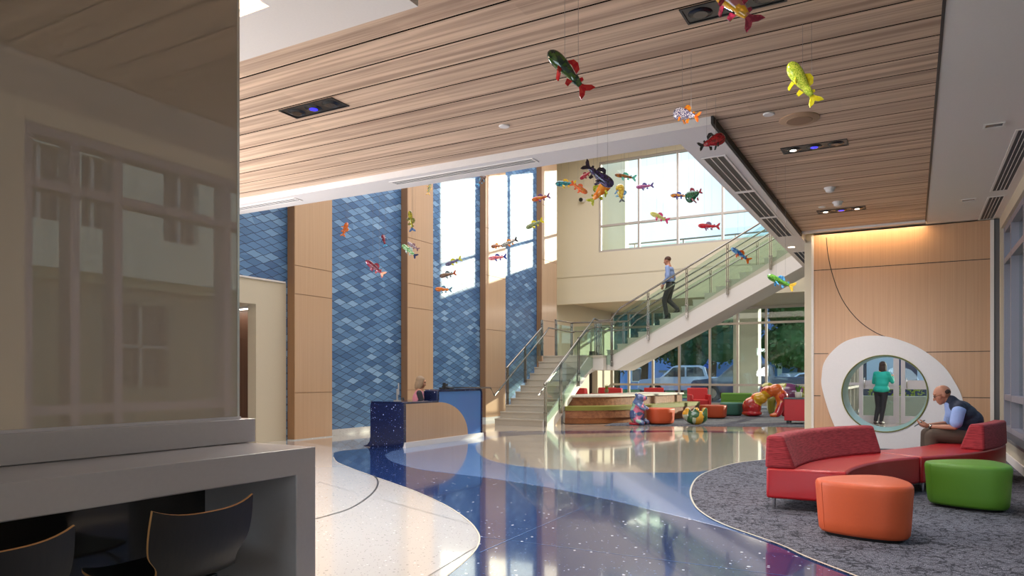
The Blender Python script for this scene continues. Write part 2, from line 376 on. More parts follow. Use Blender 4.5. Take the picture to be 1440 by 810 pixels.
inlay('floor_carpet', carpE+[(.3, 3.5), (RX, 3.2), (RX, WY), (.2, WY), tuple(on_z(1230, 631).xy)], .010, M_carpet)
cl = [tuple(on_z(x, y).xy) for x, y in [(850,598.5),(960,599.3),(1143,600.5)]]
inlay('floor_lounge_carpet', cl+[(-1.65, 19.4), (-1.65, 29.45), (-7.6, 29.45), (-7.6, 22)], .008, M_carpet)
def strip(name, pts, w, z, mat):
    pts = [Vector(p) for p in pts]; L_, R_ = [], []
    for i, p in enumerate(pts):
        d = (pts[min(i+1, len(pts)-1)]-pts[max(i-1, 0)]).normalized(); n = Vector((-d.y, d.x)); L_.append(p+n*w/2); R_.append(p-n*w/2)
    mb = MB()
    for i in range(len(pts)-1):
        mb.add([(q.x, q.y, z) for q in (L_[i], R_[i], R_[i+1], L_[i+1])], [(0, 1, 2, 3)])
    return struct(name, mb, mat)
strip('floor_strip', edgeW, .012, .0045, M_strip); strip('floor_strip', carpE, .018, .0125, M_strip)
strip('floor_strip', smooth_line([on_z(x, y).xy for x, y in [(527,670),(531.6,679.4),(522.5,695),(495,714),(463,725),(440,731)]], 5), .018, .0045, M_stripd)
strip('floor_strip', [on_z(674, 778).xy, on_z(848, 702).xy], .008, .0045, M_terL)
strip('floor_strip', [on_z(674, 755).xy, on_z(1150, 816).xy], .006, .0045, M_terL)
strip('floor_strip', [on_z(440, 676).xy, on_z(662, 738).xy], .005, .0035, M_stripd)
strip('floor_strip', [on_z(600, 812).xy, on_z(672, 768).xy], .006, .0035, M_stripd)
# blue wall with its opening, base and four maple-clad columns
mb = MB(); g = lambda a, b, h: (h, a, b)
mb.prism([(3.5, 3.10), (10.24, 3.10), (10.24, .0), (22.4, 0), (22.4, 9.2), (3.5, 9.2)], WX-.25, WX, g); struct('wall_left', mb, M_scales)
jy = on_x(360, 500, WX).y
mb = MB().prism([(-6, 0), (4.5, 0), (4.5, 2.62), (jy, 2.62), (jy, 0), (10.24, 0), (10.24, 3.10), (-6, 3.10)], WX-.22, WX+.0, g); struct('wall_left_corridor', mb, M_creamd)
struct('trim_1', MB().box(WX, WX+.03, 3.5, 10.2, 3.09, 3.12), M_white)
mb = MB().box(-13.2, -13, 3, jy+.6, 0, 2.7); struct('wall_corridor', mb, wood('corridor_walnut', '#5d4030', '#7d5a45', 'z', .4))
struct('ceiling_corridor', MB().box(-13.1, WX-.2, 3, jy+.6, 2.62, 2.8), M_creamd)
struct('wall_corridor_end', MB().box(-13.1, WX-.2, jy+.5, jy+.6, 0, 2.7), wood('corridor_end_walnut', '#5a4134', '#735343', 'z', .4))
t = thing('strip_light', (-12.6, 8, 2.60), 'thin white strip light in the corridor ceiling behind the glass screen', 'light')
obj('lamp_housing', MB().box(-12.9, WX-.25, jy+.25, jy+.39, 2.585, 2.62), M_aluw, t); obj('diffuser', MB().box(-12.88, WX-.27, jy+.27, jy+.37, 2.575, 2.587), pm('strip_lamp', '#fff3e0', .5, emis='#fff0dc', es=9), t)
struct('wall_left_beyond', MB().prism([(22.4, 0), (27.0, 0), (27.0, 2.3), (27.9, 2.3), (27.9, 0), (29.6, 0), (29.6, 4.1), (23.9, 4.1), (23.9, 9.2), (22.4, 9.2)], -11.7, -11.45, g), M_cream)
struct('wall_left_return', MB().box(-11.6, WX, 22.25, 22.45, 0, 9.2), M_cream)
struct('door_1', MB().box(-11.9, -11.72, 26.9, 28, 0, 2.4), M_dark)
struct('baseboard_left', MB().box(WX, WX+.03, 11.3, 15.9, 0, .13), M_terW)
struct('baseboard_beside_stairs', MB().box(WX, WX+.03, 18.65, 22.2, 0, .13), M_terW)
def column(y0, y1, seams):
    mb = MB(); zs = [0.0]+seams+[9.2]
    for i in range(len(zs)-1): 
        mb.m = 0; mb.box(WX+.02, CX, y0+.012, y1, zs[i]+(.012 if i else .0), zs[i+1])
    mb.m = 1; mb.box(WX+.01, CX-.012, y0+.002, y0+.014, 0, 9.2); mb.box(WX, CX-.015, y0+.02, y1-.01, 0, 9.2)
    return mb
cols = []
for i, (xa, xb) in enumerate([(414, 467), (573, 609), (683, 711), (762, 783)]):
    y0 = on_x(xa, 500, CX).y; y1 = on_x(xb, 500, CX).y
    sm = [[.93, 2.88, 3.44, 5.3, 7.2], [.93, 2.92, 3.5, 4.6, 6.4], [.93, 2.6, 4.15, 5.5, 7], [1.2, 2.6, 3.1, 5.1, 6.9]][i]
    mb = column(y0, y1, sm)
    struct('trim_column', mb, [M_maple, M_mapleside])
    struct('trim_column_base', MB().box(WX+.03, CX+.012, y0-.012, y1+.012, 0, .10 if i else .02), M_terW)
# atrium: back wall with the high window
struct('wall_back_upper', MB().prism([(-11.7, 3.95), (-1.2, 3.95), (-1.2, 9.4), (-11.7, 9.4)], 23.9, 24.15, lambda a, b, h: (a, h, b),
       holes=[[(-9.77, 5.68), (-3.9, 5.68), (-3.9, 8.9), (-9.77, 8.9)]]), M_cream)
struct('trim_back_wall', MB().box(-11.4, -2, 23.885, 23.9, 4.86, 4.90), M_creamd)
def window(name, u0, u1, v0, v1, us, vs, d, fw, axis, glass=M_glass, mat=M_alu, dep=.12):
    """mullions at us, transoms at vs; axis 'y': wall along X at Y=d; axis 'x': wall along Y at X=d"""
    root = thing(name, (0, 0, 0), None, None, kind='structure')
    def bx(mb, a0, a1, b0, b1, h0, h1):
        mb.box(a0, a1, h0, h1, b0, b1) if axis == 'y' else mb.box(h0, h1, a0, a1, b0, b1)
    mb = MB()
    for u in [u0+fw/2]+list(us)+[u1-fw/2]: bx(mb, u-fw/2, u+fw/2, v0, v1, d-dep/2, d+dep/2)
    for v in [v0+fw/2]+list(vs)+[v1-fw/2]: bx(mb, u0, u1, v-fw/2, v+fw/2, d-dep/2+.003, d+dep/2-.003)
    obj('window_frame', mb, mat, root)
    mb = MB(); bx(mb, u0+.01, u1-.01, v0+.01, v1-.01, d-.004, d+.004); obj('pane', mb, glass, root)
    return root
window('window_1', -9.77, -3.9, 5.68, 8.9, [-8.3, -6.93, -5.44], [6.62], 24.0, .07, 'y')
struct('wall_atrium_front', MB().box(-11, -2.16, 7.4, 7.6, SZ+.1, 9.2), M_cream)
struct('wall_atrium_right', MB().box(-2.14, -1.95, 7.6, 24, SZ+.12, 9.2), M_cream)
struct('ceiling_atrium', MB().box(-11.7, -1.9, 7.4, 24.1, 9.2, 9.4), M_white)
# boarded ceiling: boards with open joints under a dark void
mb = MB(); y = 4.265-.333*33
while y < 13.6:
    ya, yb = y+.010, y+.333-.010
    if yb < 7.13: mb.box(-12, .18, ya, yb, CZ, CZ+.02)
    elif ya < 7.1: mb.box(-12, -1.71, ya, 7.125, CZ, CZ+.02); mb.box(-1.71, .18, ya, yb, CZ, CZ+.02)
    else: mb.box(-1.71, .18, max(ya, 7.14), min(yb, 13.55), CZ, CZ+.02)
    y += .333
struct('ceiling', mb, M_ceilwood)
mb = MB(); y = 4.265-.333*33
while y < 13.6:
    mb.box(-12 if y < 7.13 else -1.71, .18, y-.0115, y+.0115, CZ+.002, CZ+.03); y += .333
struct('ceiling_joints', mb, pm('joint_black', '#14100d', .9, spec=0))
struct('ceiling_void', MB().prism([(-12, -6), (.2, -6), (.2, 13.7), (-1.75, 13.7), (-1.75, 7.2), (-12, 7.2)], CZ+.05, CZ+.1), M_black)
struct('ceiling_soffit_atrium', MB().prism([(-11, 7.13), (-1.73, 7.13), (-1.73, 19.45), (-2.16, 19.45), (-2.16, 7.58), (-11, 7.58)], SZ, SZ+.35), M_soffit)
struct('ceiling_edge_shade', MB().box(-1.73, -1.705, 7.12, 13.6, SZ+.005, CZ+.05), M_dark)  # shade on the soffit's side face, put into a dark colour
struct('ceiling_right', MB().prism([(.195, -6), (1.6, -6), (1.6, 13.94), (.195, 13.94)], CZ, CZ+.12), M_white)
struct('ceiling_reveal_right', MB().box(.178, .2, -6, 13.6, CZ-.004, CZ+.08), M_black)
struct('ceiling_trim_back', MB().box(-1.72, .18, 13.53, 13.68, CZ-.03, CZ+.1), M_white)
struct('ceiling_behind', MB().box(-1.75, 1.6, 13.6, 22.2, CZ+.1, CZ+.3), M_white)
struct('ceiling_drop_counter', MB().prism([(-12, -6), (-2.80, -6), (-2.80, 3.78), (-12, 3.78)], 3.65, 3.80, holes=[rect(-4.95, -3.64, 1.9, 3.31)]), M_white)
t = thing('light_panel', (-4, 2.3, 3.7), 'glowing recessed ceiling light panel in the white drop ceiling above the counter', 'light')
obj('diffuser', MB().box(-4.95, -3.64, 1.9, 3.31, 3.70, 3.72), pm('warm_panel_lamp', '#fff0d8', .6, emis='#ffe2b8', es=3.0), t)
# right wall with its tall windows
PR = [3.63, 4.08, 4.52, 5.88, 7.3, 8.7, 10.1, 11.5, 12.9]
struct('wall_right', MB().prism([(-6, 0), (14.2, 0), (14.2, CZ), (-6, CZ)], RX, RX+.25, g, holes=[[(3.6, .40), (13.85, .40), (13.85, 3.62), (3.6, 3.62)]]), M_creamd)
window('window_2', 3.6, 13.85, .40, 3.62, PR[1:], [.93, 3.08], RX+.14, .09, 'x', mat=pm('violet_grey_frame', '#8d8994', .45, .2), dep=.2)
struct('window_sill_right', MB().box(RX-.10, RX+.05, 3.4, 13.9, .37, .41), M_alud)
struct('baseboard_right', MB().box(RX-.02, RX, -6, 13.9, 0, .12), M_white)
# wood wall with the round opening
CC = on_y(1242.5, 552.5, WY); CC = Vector((on_y(1243, 540, WY).x, WY, .96)); RR = .665
circ = [(CC.x+RR*math.cos(2*PI*i/72), CC.z+RR*math.sin(2*PI*i/72)) for i in range(72)]
wx0 = on_y(1144.5, 500, WY).x; wx1 = on_y(1392.5, 500, WY).x
gy = lambda a, b, h: (a, h, b)
zt = 3.80
struct('wall_back', MB().prism(rect(wx0, wx1, 0, zt), WY, WY+.12, gy, holes=[circ]), wood('maple_wall', '#b68c68', '#c59b76', 'z', .32, 38, 1.0, .3))
RD = 1.35
struct('wall_back_rear', MB().prism(rect(wx0, RX, 0, 3.9), WY+RD-.1, WY+RD, gy, holes=[circ]), M_cream)
struct('trim_2', MB().box(wx0-.04, wx0, WY-.02, WY+.32, 0, zt), M_white); struct('trim_3', MB().box(wx1, wx1+.05, WY-.02, WY+.3, 0, zt), M_white)
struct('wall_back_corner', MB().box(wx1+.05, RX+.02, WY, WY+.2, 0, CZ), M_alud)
ring_px = [(1180,614),(1166,580),(1156,545),(1155.7,528),(1158.8,510.4),(1170.5,494),(1187,481),(1208,474),(1229,472),(1250,474),(1271,480),(1292.5,489.3),(1313.6,503.4),(1330,518.6),(1341.7,536),(1351,554),(1358,580),(1363,610)]
ring = [(p.x, p.z) for p in smooth_line([on_y(x, y, WY) for x, y in ring_px], 5)]
ring = [(a, max(b, .012)) for a, b in ring]+[(on_y(1365, 640, WY).x, .012), (ring[0][0]+.12, .012)]
circ2 = [(CC.x+(RR+.0)*math.cos(2*PI*i/72), CC.z+(RR+.0)*math.sin(2*PI*i/72)) for i in range(72)]
struct('trim_ring', MB().prism(ring, WY-.025, WY+.002, gy, holes=[circ2]), pm('ring_white', '#dcd7d6', .5))
mb = MB(); n = 96
for i in range(n):
    a0, a1 = 2*PI*i/n, 2*PI*(i+1)/n
    q = lambda a, r, y: (CC.x+r*math.cos(a), y, CC.z+r*math.sin(a))
    mb.add([q(a0, RR-.004, WY-.03), q(a1, RR-.004, WY-.03), q(a1, RR-.004, WY+RD+.02), q(a0, RR-.004, WY+RD+.02)], [(0, 1, 2, 3)])
struct('trim_ring_lining', mb, pm('teal_lining', '#86aaa6', .3), smooth=True)
mb = MB().tube([q(2*PI*i/72, RR-.004, WY-.03) for i in range(72)], .011, 8, True); struct('trim_ring_edge', mb, pm('olive_edge', '#6a6a2c', .4), smooth=True)
# panel joints of the wood wall
mb = MB()
for z in (on_y(1144.5, 380.5, WY).z, on_y(1144.5, 497.5, WY).z, on_y(1144.5, 556.5, WY).z):
    pass
def joint(z, x0, x1): mb.box(x0, x1, WY-.0015, WY+.004, z-.006, z+.006)
z1, z2, z3 = on_y(1144.5, 380.5, WY).z, on_y(1144.5, 497.5, WY).z, on_y(1144.5, 556.5, WY).z
joint(z1, wx0, wx1)
joint(z2, wx0, on_y(1165, 497, WY).x); joint(z2, on_y(1302, 493, WY).x, wx1); joint(z3, wx0, on_y(1154, 556, WY).x); joint(z3, on_y(1354, 557, WY).x, wx1)
arc = smooth_line([on_y(x, y, WY) for x, y in [(1162,334),(1164,355),(1169,380),(1179,410),(1192,433),(1210,453),(1230,467),(1246,474)]], 5)
mb.tube([(p.x, WY, p.z) for p in arc], .007, 6)
struct('trim_joints', mb, M_dark)
# beyond the wood wall: vestibule and glazed side
DY = 21.9
window('window_3', -1.7, .62-1.0, 0.0, 3.8, [], [1.06], DY, .07, 'y', mat=M_aluw)
window('window_4', 22.0, 29.4, .05, 4.0, [23.6, 25.2, 26.8, 28.2], [.93, 3.4], -1.66, .07, 'x')
struct('wall_vestibule_left', MB().box(-1.75, -1.6, 14.3, 19.0, 0, 3.95), M_cream)
window('window_5', 19.0, 21.9, .05, 3.8, [20.4], [.93], -1.66, .06, 'x', mat=M_aluw)
struct('ceiling_sun_blocker', MB().box(-1.6, 6, 22.0, 25.0, 3.95, 4.04).box(-1.72, 6, 24.9, 25.0, 3.75, 4.04), M_white)  # unseen slab added to block low sun from the desk
struct('wall_vestibule_right', MB().box(1.25, 1.5, 14.2, 22, 0, 4), M_cream)
def glass_door(x0, x1, nm):
    r = thing(nm, ((x0+x1)/2, DY, 0), None, None, kind='structure')
    s_ = .10; mb = MB().box(x0, x0+s_, DY-.03, DY+.03, .01, 2.6).box(x1-s_, x1, DY-.03, DY+.03, .01, 2.6).box(x0, x1, DY-.025, DY+.025, .01, .2).box(x0, x1, DY-.025, DY+.025, 2.45, 2.6).box(x0, x1, DY-.035, DY+.035, .92, 1.16)
    obj('door_frame', mb, M_aluw, r); obj('pane', MB().box(x0+.02, x1-.02, DY-.004, DY+.004, .1, 2.5), M_glass, r)
    obj('door_handle', MB().tube([(x0+.14, DY-.03, .95), (x0+.14, DY-.1, .97), (x0+.14, DY-.1, 1.2), (x0+.14, DY-.03, 1.22)], .015, 8), M_chrome, r, smooth=True)
xs = on_y(1265, 560, DY).x
glass_door(xs+.03, xs+.98, 'door_2'); glass_door(xs-.98, xs-.01, 'door_3')
struct('window_transom_entrance', MB().box(-1.7, 1.3, DY-.05, DY+.05, 2.6, 2.7).box(xs+1.0, xs+1.08, DY-.05, DY+.05, 0, 3.9), M_aluw)
# lounge windows at the back and ceiling
LY = 29.5
window('window_6', -11.45, -1.66, .12, 4.02, [-10.66, -9.59, -8.46, -7.2, -6.1, -5.01, -3.38], [.93, 3.38], LY, .085, 'y')
struct('ceiling_lounge', MB().box(-11.7, -1.6, 23.96, 30.2, 4.05, 4.35), M_cream)
struct('ceiling_lounge_bulkhead', MB().box(-11.7, -1.9, 23.75, 23.95, 3.88, 4.1), M_cream)
struct('floor_terrace', MB().box(-12.5, -1.5, 24.1, 30.6, 4.36, 5.3), M_cream)
# walls behind the camera (with a wide window)
struct('wall_front', MB().prism(rect(-12, 1.5, 0, 4), -6.2, -6, gy, holes=[rect(-7.5, .8, .5, 3.4)]), M_cream)
window('window_7', -7.5, .8, .5, 3.4, [-5.8, -4.2, -2.6, -1.0], [1.0, 2.8], -6.1, .08, 'y')
struct('wall_left_near', MB().box(-12.2, -12, -6, 4.5, 0, 4), M_cream)
# ---------------------------------------------------------------- stairs
SX0, SX1, SY0 = -9.5, -8.06, 16.15
RIS, TRD = .17, .28
stair = thing('staircase', (-8, 18, 0), 'pale terrazzo staircase that climbs to a landing and turns right to the upper floor', 'staircase')
pr = [(SY0, 0)]
for i in range(11):
    pr.append((SY0+i*TRD, (i+1)*RIS)); pr.append((SY0+(i+1)*TRD if i < 10 else 21.0, (i+1)*RIS))
poly = [(SY0, 0)]
for i in range(11):
    y = SY0+i*TRD; z = (i+1)*RIS
    poly += [(y, z-.035), (y-.022, z-.03), (y-.022, z)]
    poly.append(((SY0+(i+1)*TRD) if i < 10 else 19.2, z))
poly += [(19.2, 1.5), (18.7, 1.25), (SY0+.55, 0)]
# remove duplicate corner at tread back/riser foot
obj('lower_flight', MB().prism(poly, SX0, SX1-.04, lambda a, b, h: (h, a, b)), M_terT, stair)
sl = [(SY0-.03, 0), (SY0-.03, .10), (SY0+.02, .16), (18.95, 1.80), (19.50, 1.83), (19.50, 1.44), (18.95, 1.32), (SY0+.62, 0)]
obj('stringer', MB().prism(sl, SX1-.04, SX1, lambda a, b, h: (h, a, b)), M_white, stair)
LX1 = -7.72
mb = MB(); mb.m = 0; mb.box(SX0, LX1, 19.2, 21.0, 1.80, 1.87); mb.m = 1; mb.box(SX0, LX1, 19.22, 20.98, 1.45, 1.80); mb.box(SX1, LX1, 19.48, 19.5, 1.45, 1.87)
obj('landing', mb, [M_terT, M_white], stair)
UR, UT = .165, .311; NU = 17; UX = LX1
poly = [(UX, 1.62)]
for i in range(NU):
    x = UX+i*UT; z = 1.87+(i+1)*UR
    poly += [(x, z-.035), (x-.02, z-.03), (x-.02, z), (x+UT, z)]
xe = UX+NU*UT; ze = 1.87+NU*UR
poly += [(xe, ze-.36), (UX+.32, 1.62)]
obj('upper_flight', MB().prism(poly, 19.55, 20.95, gy), M_terT, stair)
k = UR/UT
us = [(UX+.0, 1.45), (UX, 1.87), (UX+.18, 1.87), (xe, ze-.20), (xe, ze-.63), (UX+.30, 1.45)]
obj('stringer', MB().prism(us, 19.5, 19.55, gy), M_white, stair); obj('stringer', MB().prism(us, 20.95, 21.0, gy), M_white, stair)
so = [(UX+.28, 1.44), (UX+.30, 1.50), (xe, ze-.58), (xe, ze-.63)]
obj('soffit', MB().prism(so, 19.56, 20.94, gy), M_white, stair)
struct('floor_upper', MB().box(xe-.02, 1.5, 19.45, 24, ze-.6, ze), M_soffit)
# railings
def railing(label, posts, top, hand, glass, zoff=.95):
    t = thing('stair_railing', posts[0][0], label, 'railing', group=None)
    for a, b in posts:
        mb = MB(); a = Vector(a); b = Vector(b)
        dx = .022 
        mb.box(a.x-.028, a.x-.016, a.y-.028, a.y+.028, a.z, b.z).box(a.x+.016, a.x+.028, a.y-.028, a.y+.028, a.z, b.z)
        mb.box(a.x-.03, a.x+.03, a.y-.03, a.y+.03, a.z, a.z+.14)
        o = obj('post', mb, M_steel, t)
        for mb in (MB().cyl((a.x, a.y-.05, b.z-.12), (a.x, a.y+.05, b.z-.12), .018), MB().cyl((a.x-.05, a.y, a.z+.35), (a.x+.05, a.y, a.z+.35), .014)): obj('bracket', mb, M_steel, o, smooth=True, angle=40)
    for path in top: obj('top_rail', MB().tube(path, .026, 12), M_steel, t, smooth=True, angle=50)
    for path in hand: obj('handrail', MB().tube(path, .021, 12), M_steel, t, smooth=True, angle=50)
    for q in glass:
        # q: four corners; make a 12 mm pane
        p = [Vector(c) for c in q]; n = (p[1]-p[0]).cross(p[3]-p[0]).normalized()*.006
        obj('glass_panel', MB().add([c-n for c in p]+[c+n for c in p], [(0, 1, 2, 3), (7, 6, 5, 4), (0, 4, 5, 1), (1, 5, 6, 2), (2, 6, 7, 3), (3, 7, 4, 0)]), M_rail, t)
    return t
ks = RIS/TRD
nz = lambda y: max(0, ks*(y-SY0)+RIS)
xr = SX1+.03
YP = [16.15, 17.05, 18.2, 19.42]
pz = [0.0, nz(17.05)-.42, nz(18.2)-.42, 1.5]
posts = [((xr, y, z), (xr, y, (nz(y) if y < 19 else 1.87)+.93)) for y, z in zip(YP, pz)]
XP = [-7.9, -7.55, -6.47, -5.38, -4.29, -3.2]
uz = lambda x: 1.87+max(0, k*(x-UX)+UR*.9)
for x in XP: posts.append(((x, 19.46, (1.55 if x < -7.5 else uz(x)-.40)), (x, 19.46, (1.87 if x < -7.5 else uz(x))+.93)))
top1 = [(xr, 16.08, nz(16.08)+.93), (xr, 18.95, nz(18.95)+.86), (xr, 19.3, 2.93), (-7.95, 19.46, 2.88), (-7.6, 19.46, 2.88), (-7.3, 19.46, uz(-7.3)+.97), (-2.3, 19.46, uz(-2.3)+.97)]
hr1 = [(xr-.09, 15.92, nz(15.95)+.74), (xr-.09, 16.05, nz(16.05)+.76), (xr-.09, 18.95, nz(18.95)+.70), (xr-.04, 19.45, 2.70), (-7.6, 19.53, 2.68), (-7.3, 19.53, uz(-7.3)+.74), (-2.3, 19.53, uz(-2.3)+.74)]
gl = []
for a, b in zip(YP[:-1], YP[1:]):
    gl.append([(xr, a+.05, max(.06, nz(a)-.28)), (xr, b-.05, nz(b)-.28 if b < 19 else 1.6), (xr, b-.05, (nz(b) if b < 19 else 1.87)+.84), (xr, a+.05, nz(a)+.84)])
gl.append([(xr+.03, 19.46, 1.6), (-7.6, 19.46, 1.6), (-7.6, 19.46, 2.75), (xr+.03, 19.46, 2.75)])
for a, b in zip(XP[1:], XP[2:]+[-2.4]):
    gl.append([(a+.05, 19.46, uz(a)-.22), (b-.05, 19.46, uz(b)-.22), (b-.05, 19.46, uz(b)+.85), (a+.05, 19.46, uz(a)+.85)])
railing('steel and glass railing on the near side of the stairs, starting at the floor newel', posts, [top1], [hr1], gl)
xl = SX0+.04; posts = [((xl, y, nz(y)-.05), (xl, y, nz(y)+.98)) for y in (16.75, 17.75)]+[((xl, 18.8, 1.87), (xl, 18.8, 2.92))]
top2 = [(xl, 16.70, nz(16.70)+.98), (xl, 18.8, nz(18.8)+.92)]
hr2 = [(CX+.02, 15.75, .97), (xl+.07, 15.75, .97), (xl+.07, 15.95, nz(15.95)+.72), (xl+.07, 18.85, nz(18.85)+.70), (xl+.07, 19.1, 2.70), (xl+.07, 20.9, 2.66)]
gl = [[(xl, a+.05, nz(a)+.05), (xl, b-.05, nz(b)+.05), (xl, b-.05, nz(b)+.85), (xl, a+.05, nz(a)+.85)] for a, b in ((16.75, 17.75), (17.75, 18.8))]
railing('steel and glass railing on the left of the lower stairs beside the blue wall', posts, [top2], [hr2], gl)
yb = 20.97
posts = [((xl, 19.75, 1.87), (xl, 19.75, 2.95)), ((xl, 20.9, 1.87), (xl, 20.9, 2.95)), ((-8.6, yb, 1.87), (-8.6, yb, 2.93)), ((-7.75, yb, 1.87), (-7.75, yb, 2.93))]+[((x, yb, uz(x)-.3), (x, yb, uz(x)+.93)) for x in (-6.47, -5.1, -3.8)]
top3 = [(xl, 19.70, 2.97), (xl, yb, 2.97), (-7.6, yb, 2.95), (-7.3, yb, uz(-7.3)+.97), (-2.3, yb, uz(-2.3)+.97)]
hr3 = [(xl+.05, yb-.09, 2.68), (-7.6, yb-.09, 2.68), (-7.3, yb-.09, uz(-7.3)+.72), (-2.3, yb-.09, uz(-2.3)+.72)]
gl = [[(xl, 19.8, 1.9), (xl, 20.85, 1.9), (xl, 20.85, 2.85), (xl, 19.8, 2.85)], [(xl+.05, yb, 1.9), (-8.65, yb, 1.9), (-8.65, yb, 2.85), (xl+.05, yb, 2.85)], [(-8.55, yb, 1.9), (-7.8, yb, 1.9), (-7.8, yb, 2.85), (-8.55, yb, 2.85)]]
for a, b in ((-7.7, -6.47), (-6.42, -5.1), (-5.05, -3.8), (-3.75, -2.4)): gl.append([(a, yb, uz(a)+.05), (b, yb, uz(b)+.05), (b, yb, uz(b)+.85), (a, yb, uz(a)+.85)])
railing('steel and glass railing on the far side of the landing and upper stairs', posts, [top3], [hr3], gl)
# ---------------------------------------------------------------- reception desk
DX = -7.78; DY0, DY1, DYs = 10.08, 12.72, 11.12
desk = thing('reception_desk', (-8.1, 11.4, 0), 'curved navy stone and maple reception desk on the blue floor', 'desk')
def rpoly(x0, x1, z0, z1, r, corners, n=6):
    out = []
    for cx, cz, a0, on in ((x1-r, z0+r, -PI/2, 'br' in corners), (x1-r, z1-r, 0, 'tr' in corners), (x0+r, z1-r, PI/2, 'tl' in corners), (x0+r, z0+r, PI, 'bl' in corners)):
        if on: out += [(cx+r*math.cos(a0+PI/2*i/n), cz+r*math.sin(a0+PI/2*i/n)) for i in range(n+1)]
        else: out.append((cx+r*(1 if a0 in (-PI/2, 0) else -1), cz+r*(1 if a0 in (0, PI/2) else -1)))
    return out
# end slab facing the camera with a foot that flares into the floor on its left
ep = [(DX, .0), (DX, .80), (-8.46, .80)]
ep = [(-8.70, 0), (-8.60, .03), (-8.55, .09), (-8.53, .18), (-8.53, .74), (-8.515, .775), (-8.48, .81), (DX-.05, .81), (DX-.012, .79), (DX, .75), (DX, .10), (DX-.02, .03), (DX-.04, 0)]
obj('end_panel', MB().prism(ep, DY0, DY0+.07, gy), M_desk, desk)
obj('worktop', MB().prism([(-8.53, DY0), (DX, DY0), (DX, DYs+.04), (-8.53, DYs+.04)], .765, .81), M_desk, desk, bevel=.02)
gx = lambda a, b, h: (h, a, b)
hp = rpoly(DYs, DY1, .0, 1.015, .09, ('tl', 'tr'))
inner = rpoly(DYs+.04, DY1-.05, .0, .965, .06, ('tl', 'tr'))
obj('counter_shell', MB().prism([(DYs, .80), (DYs, .93)]+[(DYs+.01, .98), (DYs+.04, 1.01), (DYs+.09, 1.015)]+[(DY1-.09, 1.015), (DY1-.03, .99), (DY1, .92), (DY1, .10), (DY1+.02, .02), (DY1+.04, 0), (DY1-.05, 0), (DY1-.05, .97), (DYs+.04, .97), (DYs+.04, .80)], DX-.32, DX, gx), M_desk, desk)
obj('ledge_end_panel', MB().box(DX-.32, DX-.002, DYs-.01, DYs+.04, .80, .99), M_desk, desk, bevel=.01)
arcp = [(DYs+(12.17-DYs)*math.sin(PI/2*i/20), .10+(.775-.10)*math.cos(PI/2*i/20)) for i in range(21)]
wp = [(DY0+.05, .10), (DY0+.05, .73), (DY0+.07, .765), (DY0+.11, .775)]+arcp
obj('maple_panel', MB().prism(wp, DX-.05, DX-.005, gx), M_maple, desk)
bp = [(DYs+.0, .805), (DYs+.04, .97), (DY1-.10, .97), (DY1-.06, .95), (DY1-.05, .9), (DY1-.05, .10)]+arcp[::-1]
obj('blue_front_panel', MB().prism(bp, DX-.05, DX-.012, gx), M_bluepan, desk)
obj('plinth', MB().prism([(DX-.06, 0), (DX+.03, 0), (DX+.02, .095), (DX-.06, .105)], DY0+.02, DY1+.02, lambda a, b, h: (a, h, b)), M_white, desk)
obj('rear_panel', MB().box(-8.5, DX-.32, DY0+.07, DY0+.1, 0, .76).box(DX-.1, DX-.06, DY0+.05, DY1-.05, .02, .8).box(-8.45, DX-.3, DY1-.09, DY1-.05, 0, .8), M_desk, desk)
def monitor(loc, rz, label, w=.42, h=.28, m=M_black):
    t = thing('computer_monitor', loc, label, 'monitor'); t.rotation_euler.z = rz
    a = obj('screen', MB().box(-w/2, w/2, -.012, .012, .12, .12+h), m, t, world=False, bevel=.006)
    obj('stand', MB().box(-.02, .02, .01, .04, .01, .22).box(-.1, .1, -.05, .09, 0, .012), m, t, world=False)
    return t
monitor((-8.22, 10.5, .81), R(128), 'grey monitor seen edge-on on the low end of the reception desk', .36, .2, pm('grey_plastic', '#9a9896', .4))
p = thing('desk_telephone', (DX-.2, 11.75, 1.015), 'small black telephone on top of the high reception counter', 'telephone')
obj('base', MB().prism([(-.09, 0), (.09, 0), (.09, .02), (-.09, .06)], -.08, .08, lambda a, b, h: (a, h, b)), M_black, p, world=False)
obj('handset', MB().limb((-.06, -.06, .08), (-.06, .06, .08), .02, .02).limb((-.06, 0, .07), (-.06, 0, .08), .012), M_black, p, world=False, smooth=True)
p = thing('card_holder', (DX-.16, 11.5, 1.015), 'small black card holder standing on the high reception counter', 'holder')
obj('tray', MB().box(-.05, .05, -.04, .04, 0, .03).box(.03, .05, -.04, .04, .03, .12), M_black, p, world=False)
# ---------------------------------------------------------------- tiered bench
spine = smooth_line([Vector((-8.0, 17.25)), Vector((-7.35, 17.65)), Vector((-6.75, 18.45)), Vector((-6.3, 19.8)), Vector((-6.0, 21.3)), Vector((-5.9, 22.8))], 6)
def off(pts, d):
    out = []
    for i, p in enumerate(pts):
        t = (pts[min(i+1, len(pts)-1)]-pts[max(i-1, 0)]).normalized(); out.append((p.x-t.y*d, p.y+t.x*d))
    return out
def band(d0, d1, z0, z1, i0=0, i1=None):
    a = off(spine, d0)[i0:i1]; b = off(spine, d1)[i0:i1]
    return MB().prism(a+b[::-1], z0, z1)
bench = thing('tiered_bench', (-7, 19.5, 0), 'curved tiered walnut bench with an olive seat cushion beside the stairs', 'bench')
obj('plinth', band(.10, .9, .01, .16), wood('painted_glow_walnut', '#9a5f38', '#b9794a', 'x', .4), bench)  # warm glow at the foot put into a brighter wood colour
obj('base', band(0, .9, .16, .36), M_benchwood, bench)
obj('seat_cushion', band(-.02, .56, .36, .47), M_olive, bench, bevel=.03, seg=3)
obj('back_tier', band(.56, .95, .36, .70), M_benchwood, bench)
